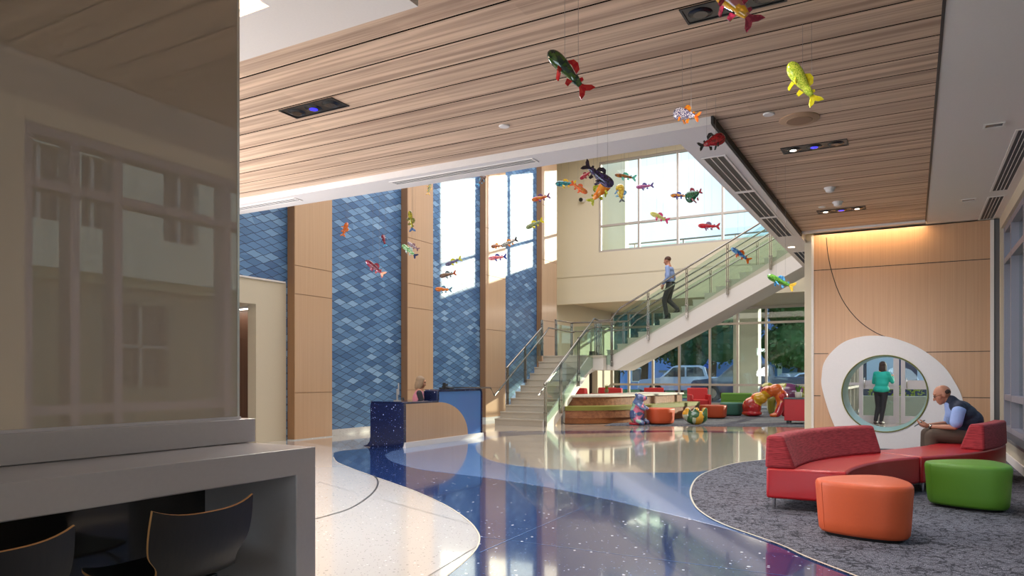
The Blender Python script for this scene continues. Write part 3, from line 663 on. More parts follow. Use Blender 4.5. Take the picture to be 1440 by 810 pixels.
obj('ledge', band(.50, 1.9, .70, .75), M_white, bench, bevel=.01)
obj('cabinet_core', band(.95, 1.85, .0, .70), M_white, bench)
# ---------------------------------------------------------------- counter, screen, chairs
cnt = thing('waterfall_counter', (-2.9, 0, 0), 'pale solid-surface counter with a waterfall end in the left foreground', 'counter')
M_solid = pm('solid_surface', '#a6a1a2', .32, coat=.2)
FX, EY = -2.47, 2.525
obj('counter_top', MB().prism([(-3, .797), (EY-.12, .797), (EY-.12, 0), (EY, 0), (EY, .92), (-3, .92)], FX-1.3, FX, gx), M_solid, cnt, bevel=.006)
obj('back_panel', MB().box(FX-.66, FX-.63, -3, EY-.12, 0.01, .797), pm('dark_gloss_panel', '#2a2724', .12, coat=.5), cnt)
obj('riser', MB().box(FX-1.25, -2.91, -3, EY+.03, .922, 1.04), M_solid, cnt, bevel=.004)
scr = thing('glass_screen', (-2.98, 0, 1.04), 'tall glossy taupe glass screen standing on the counter riser', 'screen')
m, nt, b = newmat('taupe_back_painted_glass'); b.inputs['Base Color'].default_value = lin('#a39382'); b.inputs['Roughness'].default_value = .5
b.inputs['Coat Weight'].default_value = 1; b.inputs['Coat Roughness'].default_value = .0; b.inputs['Coat IOR'].default_value = 2.1; M_screen = m
obj('glass_sheet', MB().box(-2.965, -2.95, -3, 2.475, 1.045, 3.648), M_screen, scr)
obj('edge_trim', MB().box(-2.968, -2.946, 2.475, 2.487, 1.045, 3.648), pm('bright_edge', '#e6e2dc', .2, .6), scr)
obj('bottom_channel', MB().box(-2.975, -2.935, -3, 2.487, 1.04, 1.052), M_aluw, scr)
obj('core_board', MB().box(-3.05, -2.966, -3, 2.44, 1.045, 3.648), M_dark, scr)
def ply_chair(y, label):
    # local: x towards the back of the chair (+X), seat centre at origin
    t = thing('plywood_chair', (FX-.18, y, 0), label, 'chair', group=None)
    M_ply = wood('dark_veneer', '#0b0908', '#1a1512', 'z', .45, 60, 1, .1); M_edge = pm('light_ply_edge', '#c08a54', .5)
    prof = [(-.30, .455), (-.24, .45), (-.1, .44), (.02, .435), (.10, .44), (.16, .47), (.19, .52), (.205, .58), (.22, .66), (.235, .735)]
    W = [.19, .215, .23, .235, .225, .19, .185, .225, .235, .23]
    nn = 14; vs = []; th = .011
    P = smooth_line([Vector((a, b_, w)) for (a, b_), w in zip(prof, W)], 4)
    for s in (0, 1):
        for i, p in enumerate(P):
            q = P[min(i+1, len(P)-1)]; o_ = P[max(i-1, 0)]; tx, tz = q.x-o_.x, q.y-o_.y; l = math.hypot(tx, tz); nx, nz_ = tz/l, -tx/l
            fb = max(0, min(1, (p.x-.12)/.08))
            for j in range(nn+1):
                v = -1+2*j/nn
                dish = -.03*fb*(v*v) + (-.0)   # the back wraps forward at the sides
                crest = 0
                if i >= len(P)-4: crest = .035*(abs(v)**3-.35)*(i-(len(P)-5))/4
                rise = .02*(1-fb)*abs(v)**3
                vs.append((p.x+dish+nx*th*s, v*p.z, p.y+crest+rise+nz_*th*s))
    m_ = len(P); c = nn+1; mb = MB(); fs = []; mi = []
    for s in (0, 1):
        for i in range(m_-1):
            for j in range(nn): fs.append((s*m_*c+i*c+j, s*m_*c+i*c+j+1, s*m_*c+(i+1)*c+j+1, s*m_*c+(i+1)*c+j)); mi.append(0)
    o2 = m_*c
    for i in range(m_-1):
        for j in (0, nn): fs.append((i*c+j, (i+1)*c+j, o2+(i+1)*c+j, o2+i*c+j)); mi.append(1)
    for i in (0, m_-1):
        for j in range(nn): fs.append((i*c+j, i*c+j+1, o2+i*c+j+1, o2+i*c+j)); mi.append(1)
    mb.v = vs; mb.f = fs; mb.mi = mi
    obj('shell', mb, [M_ply, M_edge], t, world=False, smooth=True, angle=50)
    obj('seat_bracket', MB().box(-.16, .12, -.13, .13, .405, .432), M_black, t, world=False, bevel=.005)
    for sx in (-1, 1):
        for sy in (-1, 1):
            pts = [(sx*.10, sy*.10, .41), (sx*.16, sy*.17, .405), (sx*.185, sy*.205, .38), (sx*.20, sy*.225, .33), (sx*.24, sy*.25, .012)]
            l = obj('leg', MB().tube(smooth_line(pts, 4), .011, 10), M_chrome, t, world=False, smooth=True, angle=60)
            obj('foot_glide', MB().cyl((sx*.24, sy*.25, 0), (sx*.24, sy*.25, .014), .014), M_black, l, world=False)
    return t
ch = ply_chair(1.895, 'dark plywood chair tucked under the counter nearest its end')
c2 = copy_tree(ch); c2.location.y = 1.155; c2['label'] = 'dark plywood chair cut by the left edge of the picture'
# ---------------------------------------------------------------- red sectional, ottomans
C1 = (2.38, 7.05); ri, ro = 2.89, 3.58
def sofa_piece(c, a0, a1, b0, b1, back, label, legs, ri=ri, ro=ro):
    t = thing('sofa_section', (c[0]+3.2*math.cos((a0+a1)/2), c[1]+3.2*math.sin((a0+a1)/2), 0), label, 'sofa', group='red sectional sofa pieces' if 0 else None)
    obj('seat', MB().sector(c, ri, ro, a0, a1, .115, .40), M_redv, t, bevel=.025, seg=3)
    if back == 'outer': mb = MB().sector(c, ro-.26, ro+.012, b0, b1, .395, .70, r0t=ro-.15, r1t=ro+.0)
    obj('backrest', mb, M_redf, t, bevel=.03, seg=4)
    for a, r in legs:
        p = (c[0]+r*math.cos(a), c[1]+r*math.sin(a))
        obj('leg', MB().cyl((p[0], p[1], 0.01), (p[0], p[1], .118), .016, .02, 12), M_chrome, t, smooth=True, angle=40)
    return t
A = R(37)
sofa_piece(C1, PI-A, PI, PI-A+R(.5), PI, 'outer', 'curved red sofa section with a long woven backrest, nearest the blue floor',
   [(PI-R(.9), ro-.06), (PI-R(1.4), ri+.06), (PI-A+R(1.2), ri+.06), (PI-A+R(1.2), ro-.06), (PI-A/2, ri+.06)])
ro2 = 5.1; ri2 = ro2-.69; C2 = (.085-ro2*.8, 8.8+ro2*.6)
sofa_piece(C2, -A+R(.15), -R(9), -R(22.5), -R(9), 'outer', 'curved red sofa section on which the man sits, beside the right windows',
   [(-A+R(1.2), ro2-.06), (-A+R(1.2), ri2+.06), (-R(10), ri2+.06), (-R(10), ro2-.06), (-R(23), ro2-.06)], ri2, ro2)
def ottoman(x, y, r, h, rz, mat, label, taper=.93, tri=.12, group=None):
    t = thing('ottoman', (x, y, 0), label, 'ottoman', group); t.rotation_euler.z = rz
    rf = lambda a: 1+tri*math.cos(3*a)+.02*math.cos(6*a)
    z0 = .03
    prof = [(r*.60*taper, z0), (r*taper*.95, z0+.005), (r*taper, z0+.03), (r*(taper+.02), h*.3), (r*.985, h*.75), (r, h-.04), (r*.992, h-.018), (r*.965, h-.004), (r*.93, h), (r*.4, h+.003)]
    obj('cushion', MB().lathe(prof, n=64, rf=rf), mat, t, world=False, smooth=True, angle=60)
    obj('base', MB().lathe([(r*taper*.86, 0), (r*taper*.88, z0+.01)], n=48, rf=rf), M_black, t, world=False)
    for k_ in range(3):
        a = 2*PI*k_/3+.25; q = rf(a); mb = MB()
        mb.tube([(r*s*q*math.cos(a), r*s*q*math.sin(a), z) for s, z in ((taper*1.0, z0+.03), (taper+.021, h*.3), (.987, h*.75), (1.001, h-.04), (.993, h-.018))], .002, 6)
        obj('seam', mb, mat, t, world=False)
    return t
ottoman(-.31, 6.30, .335, .44, R(196), M_orange, 'bright orange ottoman in front of the red sofa, nearest the camera')
ottoman(.49, 8.15, .345, .43, R(190), M_green, 'bright green ottoman at the right in front of the sofa')
# ---------------------------------------------------------------- lounge furniture
def lounge_p(x, yb): p = on_z(x, yb); return p.x, p.y
x, y = lounge_p(923.5, 597.5); M_or2 = pm('rust_vinyl', '#c4512a', .5)
ottoman(x, y+.25, .37, .43, R(30), M_or2, 'rust orange ottoman beside the blue and pink cub sculpture', .93, .06)
x, y = lounge_p(1003, 589); ottoman(x-.05, y+.3, .40, .40, R(80), M_or2, 'rust orange ottoman right of the green and yellow sculpture', .93, .06)
x, y = lounge_p(1015, 586); ottoman(x+.12, y+.75, .36, .42, R(20), pm('teal_vinyl', '#3f7467', .5), 'dark teal ottoman half hidden behind an orange ottoman', .93, .06)
def block_seat(x, y, w, d, h, rz, label, mat, hb=None):
    t = thing('upholstered_bench', (x, y, 0), label, 'seat'); t.rotation_euler.z = rz
    obj('seat', MB().box(-w/2, w/2, -d/2, d/2, .05, h*.62), mat, t, world=False, bevel=.05, seg=4)
    obj('backrest', MB().box(-w/2, w/2, -d/2, -d/2+.22, h*.55, h), mat, t, world=False, bevel=.05, seg=4)
    obj('base', MB().box(-w/2+.05, w/2-.05, -d/2+.05, d/2-.05, 0, .06), M_black, t, world=False)
x, y = lounge_p(1034, 579.5); block_seat(x, y+.3, 1.06, .75, .68, R(8), 'moss green lounge seat with its low back turned, near the windows', pm('moss_fabric', '#4d7a22', .7))
x, y = lounge_p(1089, 580); block_seat(x, y+.4, .62, .6, .55, R(10), 'pale cream seat seen through the arch of the bear sculpture', pm('cream_fabric', '#c9c2a6', .7))
def armchair(x, y, rz, label):
    t = thing('armchair', (x, y, 0), label, 'armchair'); t.rotation_euler.z = rz; m = pm('armchair_red', '#a91f24', .6)
    obj('seat', MB().box(-.28, .28, -.32, .25, .14, .42), m, t, world=False, bevel=.03, seg=3)
    obj('backrest', MB().prism([(.20, .14), (.38, .14), (.42, .84), (.28, .84)], -.37, .37, lambda a, b_, h: (h, a, b_)), m, t, world=False, bevel=.03, seg=3)
    for s in (-1, 1): obj('armrest', MB().box(s*.28, s*.38, -.34, .34, .1, .60), m, t, world=False, bevel=.02, seg=3)
    for sx in (-.32, .32):
        for sy in (-.28, .3): obj('leg', MB().cyl((sx, sy, 0), (sx, sy, .12), .015), M_black, t, world=False)
    return t
def am(px, py, t_, rz, lab, h=.8):
    p = at_t(px, 530, t_); armchair(p.x, p.y, rz, lab)
am(983, 0, 26.6, R(25), 'red armchair facing us between the bench and the windows')
am(919, 0, 27.8, R(200), 'red armchair behind the bench ledge, near the window mullion')
am(826, 0, 26.9, R(150), 'red armchair glimpsed under the landing, leftmost')
am(848, 0, 28.4, R(230), 'red armchair under the landing beside the small yellow plant')
am(866, 0, 26.8, R(180), 'low red armchair under the upper flight of stairs')
def plant(loc, s, label, leaf='#4b7a2a', n=22, potc='#d8d0c4', cat='plant'):
    t = thing('potted_plant', loc, label, cat)
    obj('pot', MB().lathe([(.045*s, 0), (.062*s, .02*s), (.068*s, .11*s), (.060*s, .115*s)], n=20), pm('pot_'+potc[1:], potc, .5), t, world=False, smooth=True, angle=40)
    mb = MB()
    for i in range(n):
        a = random.uniform(0, 2*PI); l = random.uniform(.12, .2)*s; o = random.uniform(.03, .10)*s; w = .012*s
        b0 = Vector((.02*s*math.cos(a), .02*s*math.sin(a), .1*s)); m1 = b0+Vector((o*.4*math.cos(a), o*.4*math.sin(a), l*.6)); e = b0+Vector((o*math.cos(a), o*math.sin(a), l))
        q = Vector((-math.sin(a), math.cos(a), 0))*w
        mb.add([b0-q*.6, b0+q*.6, m1+q, m1-q, e], [(0, 1, 2, 3), (3, 2, 4)])
    obj('leaves', mb, pm('leaf_'+leaf[1:], leaf, .5), t, world=False)
tb = thing('side_table', (-2.62, 20.55, 0), 'red cube side table with a dark top and black feet', 'table')
obj('body', MB().box(-.36, .36, -.33, .33, .09, .66), pm('table_red', '#b3161e', .4), tb, world=False, bevel=.01)
obj('table_top', MB().box(-.37, .37, -.34, .34, .66, .69), pm('table_slate', '#3b4247', .3), tb, world=False)
for sx in (-.28, .28):
    for sy in (-.26, .26): obj('foot', MB().box(sx-.03, sx+.03, sy-.03, sy+.03, 0, .09), M_black, tb, world=False)
plant((-2.66, 20.5, .69), 1.35, 'small grassy plant in a white pot on the red side table')
p = at_t(853, 530, 22.5); plant((p.x, p.y, .752), .95, 'little yellow-green plant standing on the bench ledge', '#9aa02a', 16, '#a9a47a')
# sculptures
def sculpt(name, loc, rz, mb, mat, label, vox=.02):
    t = thing(name, loc, label, 'sculpture'); t.rotation_euler.z = rz
    obj('body', mb, mat, t, world=False, remesh=vox, smoothit=4); return t
x, y = lounge_p(893, 598)
mb = MB(); mb.ell((0, 0, .28), (.20, .19, .27)).ell((.03, 0, .52), (.16, .15, .2)).ell((.08, 0, .70), (.13, .12, .11)).ell((.20, 0, .70), (.09, .07, .07)).ell((.02, .1, .79), .04).ell((.02, -.1, .79), .04)
for s in (-1, 1): mb.limb((.10, s*.12, .50), (.24, s*.10, .42), .06, .05).limb((.08, s*.14, .12), (.22, s*.15, .07), .09, .07)
cub = sculpt('bear_cub_sculpture', (x, y+.15, 0), R(-5), mb, patch('cub_patchwork', ['#3f5a86', '#c7688a', '#8fb8a8', '#4c5f92', '#a94f6b', '#5b6f9c'], 5.5), 'sitting bear cub sculpture in blue, pink and mint patches', .018)
obj('base', MB().lathe([(.20, 0), (.21, .04), (.19, .06)], n=24), pm('cub_base_red', '#b02030', .4), cub, world=False, smooth=True, angle=40)
x, y = lounge_p(976, 598)
mb = MB(); mb.ell((0, 0, .19), (.30, .2, .19)).ell((-.26, 0, .26), (.10, .12, .14))
for dx in (-.2, 0, .2): mb.limb((dx, -.08, .25), (dx*1.1, -.07, .40), .08, .06).limb((dx, .08, .25), (dx*1.1, .07, .39), .08, .06)
sculpt('bear_cub_sculpture', (x, y+.2, 0), R(25), mb, patch('tumble_patchwork', ['#35602f', '#d8a02a', '#b8c4a8', '#2f5a3a', '#e2b53c', '#6f8c5c'], 5), 'low tumbling bear cub sculpture in green, yellow and white', .018)
x, y = lounge_p(1078, 587)
mb = MB()
mb.ell((-.50, 0, .30), (.30, .26, .32)).ell((-.28, 0, .58), (.26, .22, .2)).ell((-.02, 0, .78), (.22, .2, .2)).ell((.22, 0, .84), (.22, .2, .2)).ell((.38, 0, .62), (.20, .2, .24))
mb.limb((.40, -.05, .5), (.28, -.1, .12), .14, .11).limb((.42, .1, .5), (.45, .12, .12), .14, .11).ell((.18, -.14, .06), (.16, .1, .07)).ell((-.5, 0, .1), (.32, .26, .1)).ell((.0, -.18, .88), .06).ell((.0, .18, .92), .06)
sculpt('bear_sculpture', (x, y+.35, 0), R(5), mb, patch('ember_patchwork', ['#c2232a', '#d8641f', '#a8281f', '#d9a51e', '#c2461f', '#8f1f2a'], 2.6), 'large glossy bear sculpture in red, orange and yellow patches', .028)
mb = MB(); mb.ell((0, 0, .72), (.62, .3, .34)).ell((-.55, 0, .82), (.26, .24, .26)).ell((.5, 0, .6), (.3, .28, .36))
for sx in (-.4, .5): 
    for sy in (-.16, .16): mb.limb((sx, sy, .5), (sx, sy, .1), .14, .11)
sculpt('bear_sculpture', (-3.62, 24.8, 0), R(0), mb, patch('plum_patchwork', ['#7a7a28', '#6d3a66', '#8a8a30', '#7d4676'], 1.6), 'tall standing bear sculpture in olive and plum behind the red one', .03)
# ---------------------------------------------------------------- glass fish
CR = Vector((CT, ST, 0)); CF = Vector((-ST, CT, 0)); UP = Vector((0, 0, 1))
M_wire = pm('hanging_wire_metal', '#8e8a86', .4, .6)
def glassy(name, c1, c2, sc=14, th=.5):
    if name in MC: return MC[name]
    m, nt, b = newmat(name); L = nt.links
    tc = N(nt, 'ShaderNodeTexCoord'); no = N(nt, 'ShaderNodeTexNoise', i_Scale=sc, i_Detail=2.0); L.new(tc.outputs['Object'], no.inputs['Vector'])
    rp = ramp(nt, [(th-.03, c1), (th+.03, c2)]); L.new(no.outputs['Fac'], rp.inputs[0]); L.new(rp.outputs[0], b.inputs['Base Color'])
    b.inputs['Roughness'].default_value = .08; b.inputs['Coat Weight'].default_value = .6; b.inputs['Transmission Weight'].default_value = .12
    MC[name] = m; return m
def fish(n, px, py, ln, ang, body, fin, tail, label, fat=.30, yaw=0, t=None, cat='fish', bend=.12, fl=.36):
    """px,py centre; ln drawn length; ang direction tail to head in degrees; yaw turns it away in depth"""
    d = ray(px, py); cy = math.cos(R(yaw))
    if t is None:
        t = fl*F*cy/ln; lim = 9.7/abs(d.x) if d.x < -.5 else 99
        t = min(t, lim)
    Lm = ln/F*t/cy
    c = at_t(px, py, t)
    a = R(ang); hd = (CR*math.cos(a)+UP*math.sin(a))*cy+CF*math.sin(R(yaw))
    top = UP-hd*UP.dot(hd)
    if top.length < .3: top = (UP if abs(hd.z) < .99 else CR)*1.0-hd*hd.z; 
    top.normalize()
    if abs(hd.z) > .9:   # hanging upright: back turned to the right of the room
        top = (CR-hd*CR.dot(hd)).normalized()
    side = top.cross(hd)
    rot = Matrix((hd, side, top)).transposed()
    root = thing('glass_fish', c, label, cat, 'glass fish hanging on thin wires')
    root.rotation_mode = 'QUATERNION'; root.rotation_quaternion = rot.to_quaternion(); root.scale = (Lm,)*3
    mb = MB(); ns, nr = 22, 16; vs = []
    prof = lambda s: (math.sin(PI*min(1, (s**.62)))**.85)*(1-.30*s)+.10*(s > .9)*0
    for i in range(ns):
        s = i/(ns-1); x = .5-.80*s; h = max(.012, fat*.5*prof(s*.94+.012)+ (.030 if s > .8 else 0)); w = h*.62
        yb = bend*(s-.4)**2*(1 if n % 2 else -1)
        for k_ in range(nr):
            th = 2*PI*k_/nr; vs.append((x, yb+w*math.sin(th), h*math.cos(th)*(1 if math.cos(th) > 0 else 1.08)))
    fs = [(i*nr+k_, i*nr+(k_+1) % nr, (i+1)*nr+(k_+1) % nr, (i+1)*nr+k_) for i in range(ns-1) for k_ in range(nr)]
    fs += [tuple(range(nr-1, -1, -1)), tuple((ns-1)*nr+k_ for k_ in range(nr))]
    mb.add(vs, fs); obj('body', mb, body, root, world=False, smooth=True)
    yt = bend*.36*(1 if n % 2 else -1)
    xz = lambda a_, b_, h_: (a_, h_, b_)
    th = .012
    obj('tail_fin', MB().prism([(-.27, .03), (-.33, .06), (-.42, .15), (-.50, .17), (-.47, .06), (-.42, 0), (-.47, -.06), (-.49, -.16), (-.42, -.14), (-.33, -.06), (-.27, -.03)], yt-th, yt+th, xz), tail, root, world=False, bevel=.006)
    hz = fat*.5
    obj('dorsal_fin', MB().prism([(.16, hz*.78), (.10, hz+.07), (.0, hz+.085), (-.10, hz*.8+.05), (-.12, hz*.45), (.05, hz*.8)], -th, th, xz), fin, root, world=False, bevel=.005)
    obj('rear_fin', MB().prism([(-.18, hz*.2), (-.22, hz*.35+.07), (-.27, hz*.3+.06), (-.27, hz*.1)], yt*.6-th*.8, yt*.6+th*.8, xz), fin, root, world=False)
    for sgn in (-1, 1):
        f = MB(); s_ = sgn
        f.add([(.20, s_*hz*.35, -hz*.45), (.10, s_*hz*.45, -hz*.6), (.04, s_*(hz*.6+.07), -hz*.9-.06), (.10, s_*(hz*.6+.08), -hz*.9-.05), (.20, s_*hz*.30, -hz*.55), (.10, s_*hz*.38, -hz*.7), (.05, s_*(hz*.6+.06), -hz*.9-.08), (.11, s_*(hz*.6+.07), -hz*.9-.07)], [(0, 1, 2, 3), (4, 7, 6, 5), (0, 4, 5, 1), (1, 5, 6, 2), (2, 6, 7, 3), (3, 7, 4, 0)])
        obj('side_fin', f, fin, root, world=False)
        obj('eye', MB().ell((.40, s_*hz*.42, hz*.22), .018, 10, 6), M_black, root, world=False, smooth=True)
    obj('belly_fin', MB().prism([(-.06, -hz*.75), (-.10, -hz-.05), (-.17, -hz*.9-.06), (-.16, -hz*.5)], -th, th, xz), fin, root, world=False)
    # two wires to what hangs above
    X, Y = c.x, c.y
    topz = CZ if (Y < 7.1 or (X > -1.68 and Y < 13.4)) else (SZ if (Y < 7.58 or X > -2.16) else 9.2)
    inv = rot.transposed()
    for sx in (.22, -.12):
        p0 = c+rot@Vector((sx*Lm, 0, hz*.8*Lm)); p1 = Vector((p0.x, p0.y, topz))
        l0 = inv@(p0-c)/Lm; l1 = inv@(p1-c)/Lm
        obj('hanging_wire', MB().cyl(l0, l1, .0012/Lm, n=5), M_wire, root, world=False)
    return root
G = lambda nm, a, b, sc=14, th=.5: glassy('glass_'+nm, a, b, sc, th)
FL = [
 (680,-17,64,112, G('scarlet','#b01420','#d83a20'), G('red','#c01522','#d02a2a'), G('red','#c01522','#d02a2a'), 'scarlet glass fish of which only the red tail dips into view at the top', .3, 0, None),
 (1033,5,92,126, G('rose','#b06a6a','#d8a21a',5), G('wine','#7c1a34','#9c2a44'), G('wine','#7c1a34','#9c2a44'), 'rose and yellow glass fish with wine fins under the black ceiling light', .34, 10, 4.3),
 (800,101,82,133, G('bottle','#12352a','#3c5c22',9), G('red','#c01522','#d02a2a'), G('red','#c01522','#d02a2a'), 'bottle green glass fish with red fins below the boarded ceiling', .27, 0, None),
 (1129,118,70,122, G('lime','#9ab82a','#d6dc50',40), G('yellow','#e2cf14','#e8dc30'), G('yellow','#e2cf14','#e8dc30'), 'speckled lime glass fish with yellow fins near the round speaker grille', .33, 0, None),
 (965,161,34,150, G('violet','#2c1f6c','#e8dfe0',30), G('amber','#f09a18','#e8741a'), G('orangefin','#e0561c','#f08a20'), 'violet and white glass fish with amber fins above the soffit corner', .42, 40, 5.7),
 (1001,199,40,22, G('ruby','#8a0e18','#c81a28',16), G('smoke','#1e1e20','#4a4a48',10), G('smoke','#1e1e20','#4a4a48',10), 'ruby glass fish with smoky clear tail in front of the ceiling air slots', .46, 0, 6.6),
 (796,258,30,181, G('petrol','#0f4c60','#1f98a0'), G('gold','#e2b41a','#f0d040'), G('gold','#e2b41a','#f0d040'), 'petrol blue glass fish with gold fins, leftmost beside the high window', .28, 0, None),
 (814,264,28,-32, G('coral','#d8501c','#d88a30',18), G('coralfin','#e0481c','#f06a28'), G('coralfin','#e0481c','#f06a28'), 'coral orange glass fish with spiky fins nose down beside the petrol fish', .30, 0, 9.6),
 (841,246,52,-36, G('ink','#1c1830','#4a3a70',22), G('inkfin','#1a1828','#2c2440'), G('inkfin','#1a1828','#2c2440'), 'large ink black glass fish above the orange one beside the high window', .33, 0, None),
 (843,270,42,48, G('tangerine','#f0801c','#f4a030',9), G('limefin','#8a8a20','#c8d030'), G('limefin2','#b8c828','#e8e870'), 'large tangerine glass fish with a lime tail beside the high window', .40, 0, None),
 (824,246,20,215, G('crimson','#9a1030','#b01838'), G('crimsonfin','#80102a','#a01838'), G('crimsonfin','#80102a','#a01838'), 'small crimson glass fish behind the tail of the ink black one', .3, 0, 11.5),
 (873,272,26,97, G('mustard','#b8921c','#e0c84a',10), G('bluefin','#3a78b0','#78b0d8'), G('greyfin','#4a5058','#7a8890'), 'plump mustard glass fish hanging nose up in front of the high window', .5, 0, None),
 (880,248,31,171, G('bronze','#b06a18','#6a3a14',12), G('aqua','#48b8a8','#68c8b8'), G('aqua','#48b8a8','#68c8b8'), 'slender bronze glass fish with aqua fins in front of the high window', .20, 0, None),
 (907,262,25,186, G('mauve','#8a3c78','#b868a0',20), G('indigo','#4a3c88','#6a58a8'), G('indigo','#4a3c88','#6a58a8'), 'mauve glass fish with indigo fins in front of the second high pane', .25, 0, None),
 (955,275,24,178, G('sunset','#d8881c','#3a3468',7), G('ultramarine','#2a3a98','#3a50b0'), G('sunsettail','#e8b028','#e8a020'), 'sunset orange and blue glass fish left of the round green one', .28, 0, None),
 (976,274,22,200, G('emerald','#1c7048','#123a30',20), G('maroon','#8a1838','#a02848'), G('maroon','#8a1838','#a02848'), 'round emerald glass fish with maroon fins in front of the high window', .72, 30, 11.5),
 (928,305,29,156, G('pear','#c8d060','#e0d890',14), G('pink','#d02870','#e04888'), G('pink','#d02870','#e04888'), 'pear green glass fish with pink fins before the window transom', .26, 0, None),
 (997,318,31,177, G('cherry','#c8142c','#e03048',20), G('lilac','#8a6a90','#a888b0'), G('cherryfin','#b81428','#d02840'), 'cherry red glass fish in front of the lower high pane', .24, 0, None),
 (1042,358,33,145, G('cobalt','#1c50a8','#70b0e0',12), G('orangefin','#e0561c','#f08a20'), G('orangefin','#e0561c','#f08a20'), 'cobalt glass fish with orange fins in front of the stair glass', .22, 0, None),
 (1098,396,42,155, G('leaf','#4a8a30','#78b048',22), G('sky','#3a88c8','#70c0e8'), G('gold','#e2b41a','#f0d040'), 'leaf green glass fish with sky blue fins below the stair stringer', .24, 0, None),
 (761,278,27,194, G('honey','#c87818','#c84820',6), G('plum','#5a3870','#7a5088'), G('plum','#5a3870','#7a5088'), 'honey orange glass fish with a plum tail at the third column edge', .26, 0, None),
 (752,315,27,205, G('moss','#5a7040','#a8b088',22), G('yellow','#e2cf14','#e8dc30'), G('yellow','#e2cf14','#e8dc30'), 'moss green glass fish with yellow fins on the sunlit tiles', .26, 0, None),
 (699,346,17,185, G('brown','#8a4830','#a86848'), G('amber','#f09a18','#e8741a'), G('brownfin','#7a4030','#9a5840'), 'little brown glass fish touching the black and white one', .34, 0, None),
 (717,341,24,203, G('zebra','#26282c','#e8e8e0',26), G('amber','#f09a18','#e8741a'), G('inkfin','#1a1828','#2c2440'), 'black and white glass fish on the sunlit tiles', .28, 0, None),
 (700,362,26,187, G('salmon','#e05868','#e88898',12), G('ultramarine','#2a3a98','#3a50b0'), G('ultramarine','#2a3a98','#3a50b0'), 'salmon pink glass fish with ultramarine fins', .25, 0, None),
 (638,368,25,203, G('slate','#585478','#787498'), G('citron','#c8c81c','#d8d838'), G('citron','#c8c81c','#d8d838'), 'slate purple glass fish with citron fins, topmost of the three stacked ones', .24, 0, None),
 (630,386,24,192, G('umber','#6a4a3c','#9a7a60',20), G('greyfin','#4a5058','#7a8890'), G('rust','#a84828','#c86038'), 'umber glass fish with a rust tail, middle of the three stacked ones', .28, 0, None),
 (624,407,24,177, G('pumpkin','#d8681c','#e88830'), G('steel','#4a7a98','#78a8c0'), G('steel','#4a7a98','#78a8c0'), 'pumpkin orange glass fish with a steel blue tail, lowest of three', .28, 0, None),
 (677,254,19,52, G('cocoa','#4a3c40','#7a6058'), G('steel','#4a7a98','#78a8c0'), G('sky','#3a88c8','#70c0e8'), 'cocoa glass fish high at the edge of the third column', .30, 0, None),
 (603.5,266,20,82, G('fern','#4a5828','#a8a030'), G('gold2','#c8901c','#d8a830'), G('gold2','#c8901c','#d8a830'), 'fern green glass fish nose up at the top of the second column', .2, 20, None),
 (578,311,30,97, G('olivine','#7a7a1c','#b8a828'), G('olivefin','#6a6a28','#8a8a30'), G('denim','#3a5888','#5878a8'), 'olive yellow glass fish hanging nose up on the second column', .22, 0, None),
 (485,323,22,78, G('apricot','#d8701c','#c85018'), G('apricotfin','#d86828','#e88838'), G('apricotfin','#d86828','#e88838'), 'apricot glass fish nose up on the first stretch of blue tiles', .3, 20, None),
 (540,338,19,106, G('claret','#6a1830','#8a2840'), G('denim','#3a5888','#5878a8'), G('sky','#3a88c8','#70c0e8'), 'small claret glass fish with a blue tail on the blue tiles', .3, 20, None),
 (576,353,27,140, G('mint','#58a048','#b8e0a8',12), G('frost','#a8c0b8','#d8e8e0'), G('navyfin','#1c2858','#2c3c70'), 'mint green glass fish with a navy tail at the second column', .26, 0, None),
 (581,346,19,146, G('dusk','#8a6878','#c8b8c0',20), G('duskfin','#805868','#a07888'), G('duskfin','#805868','#a07888'), 'dusky pink glass fish just behind the mint green one', .26, 0, 15.2),
 (528,377,34,141, G('garnet','#6a1028','#8a2848',16), G('garnetfin','#8a1830','#a02840'), G('garnetfin','#8a1830','#a02840'), 'garnet glass fish above the reception side blue tiles', .25, 0, None),
]
for i, a in enumerate(FL):
    fish(i, a[0], a[1], a[2], a[3], a[4], a[5], a[6], a[7], a[8], a[9], a[10])
# ---------------------------------------------------------------- ceiling fixtures
M_lens = pm('blue_lens_reflection', '#1c1fd0', .2, emis='#2a2cff', es=1.2); M_lamp = pm('lamp_face', '#fff2e0', .4, emis='#fff0dc', es=4)  # blue lens reflection put in as a glowing colour
def triple(x, y, label, lx=.68, lit=(0, 0), lens=True):
    t = thing('recessed_spotlight', (x, y, CZ), label, 'ceiling light'); z = -.006; w = .24
    obj('trim', MB().prism(rect(-lx/2, lx/2, -w/2, w/2), -.008, .0, holes=[rect(-lx/2+.015, lx/2-.015, -w/2+.015, w/2-.015)]), M_black, t, world=False)
    obj('recess', MB().box(-lx/2+.012, lx/2-.012, -w/2+.012, w/2-.012, -.002, .002), pm('recess_black', '#050506', .3), t, world=False)
    for k_, dx in enumerate((-.22, 0, .22)):
        h = obj('lamp_head', MB().cyl((dx, 0, -.003), (dx, 0, -.012), .085, .07, 24), pm('lamp_housing', '#1b1b1d', .25, .6), t, world=False, smooth=True, angle=40)
        if k_ == 1 and lens: obj('lens', MB().cyl((dx, 0, -.012), (dx, 0, -.014), .04, n=20), M_lens, h, world=False)
        elif (k_ == 0 and lit[0]) or (k_ == 2 and lit[1]): obj('lens', MB().cyl((dx, 0, -.012), (dx, 0, -.015), .035, n=20), M_lamp, h, world=False)
        else: obj('lens', MB().cyl((dx, 0, -.012), (dx, 0, -.014), .05, n=20), pm('dim_reflector', '#4a4644', .2, .8), h, world=False)
def cz(x, y, z=CZ): p = on_z(x, y, z); return p.x, p.y
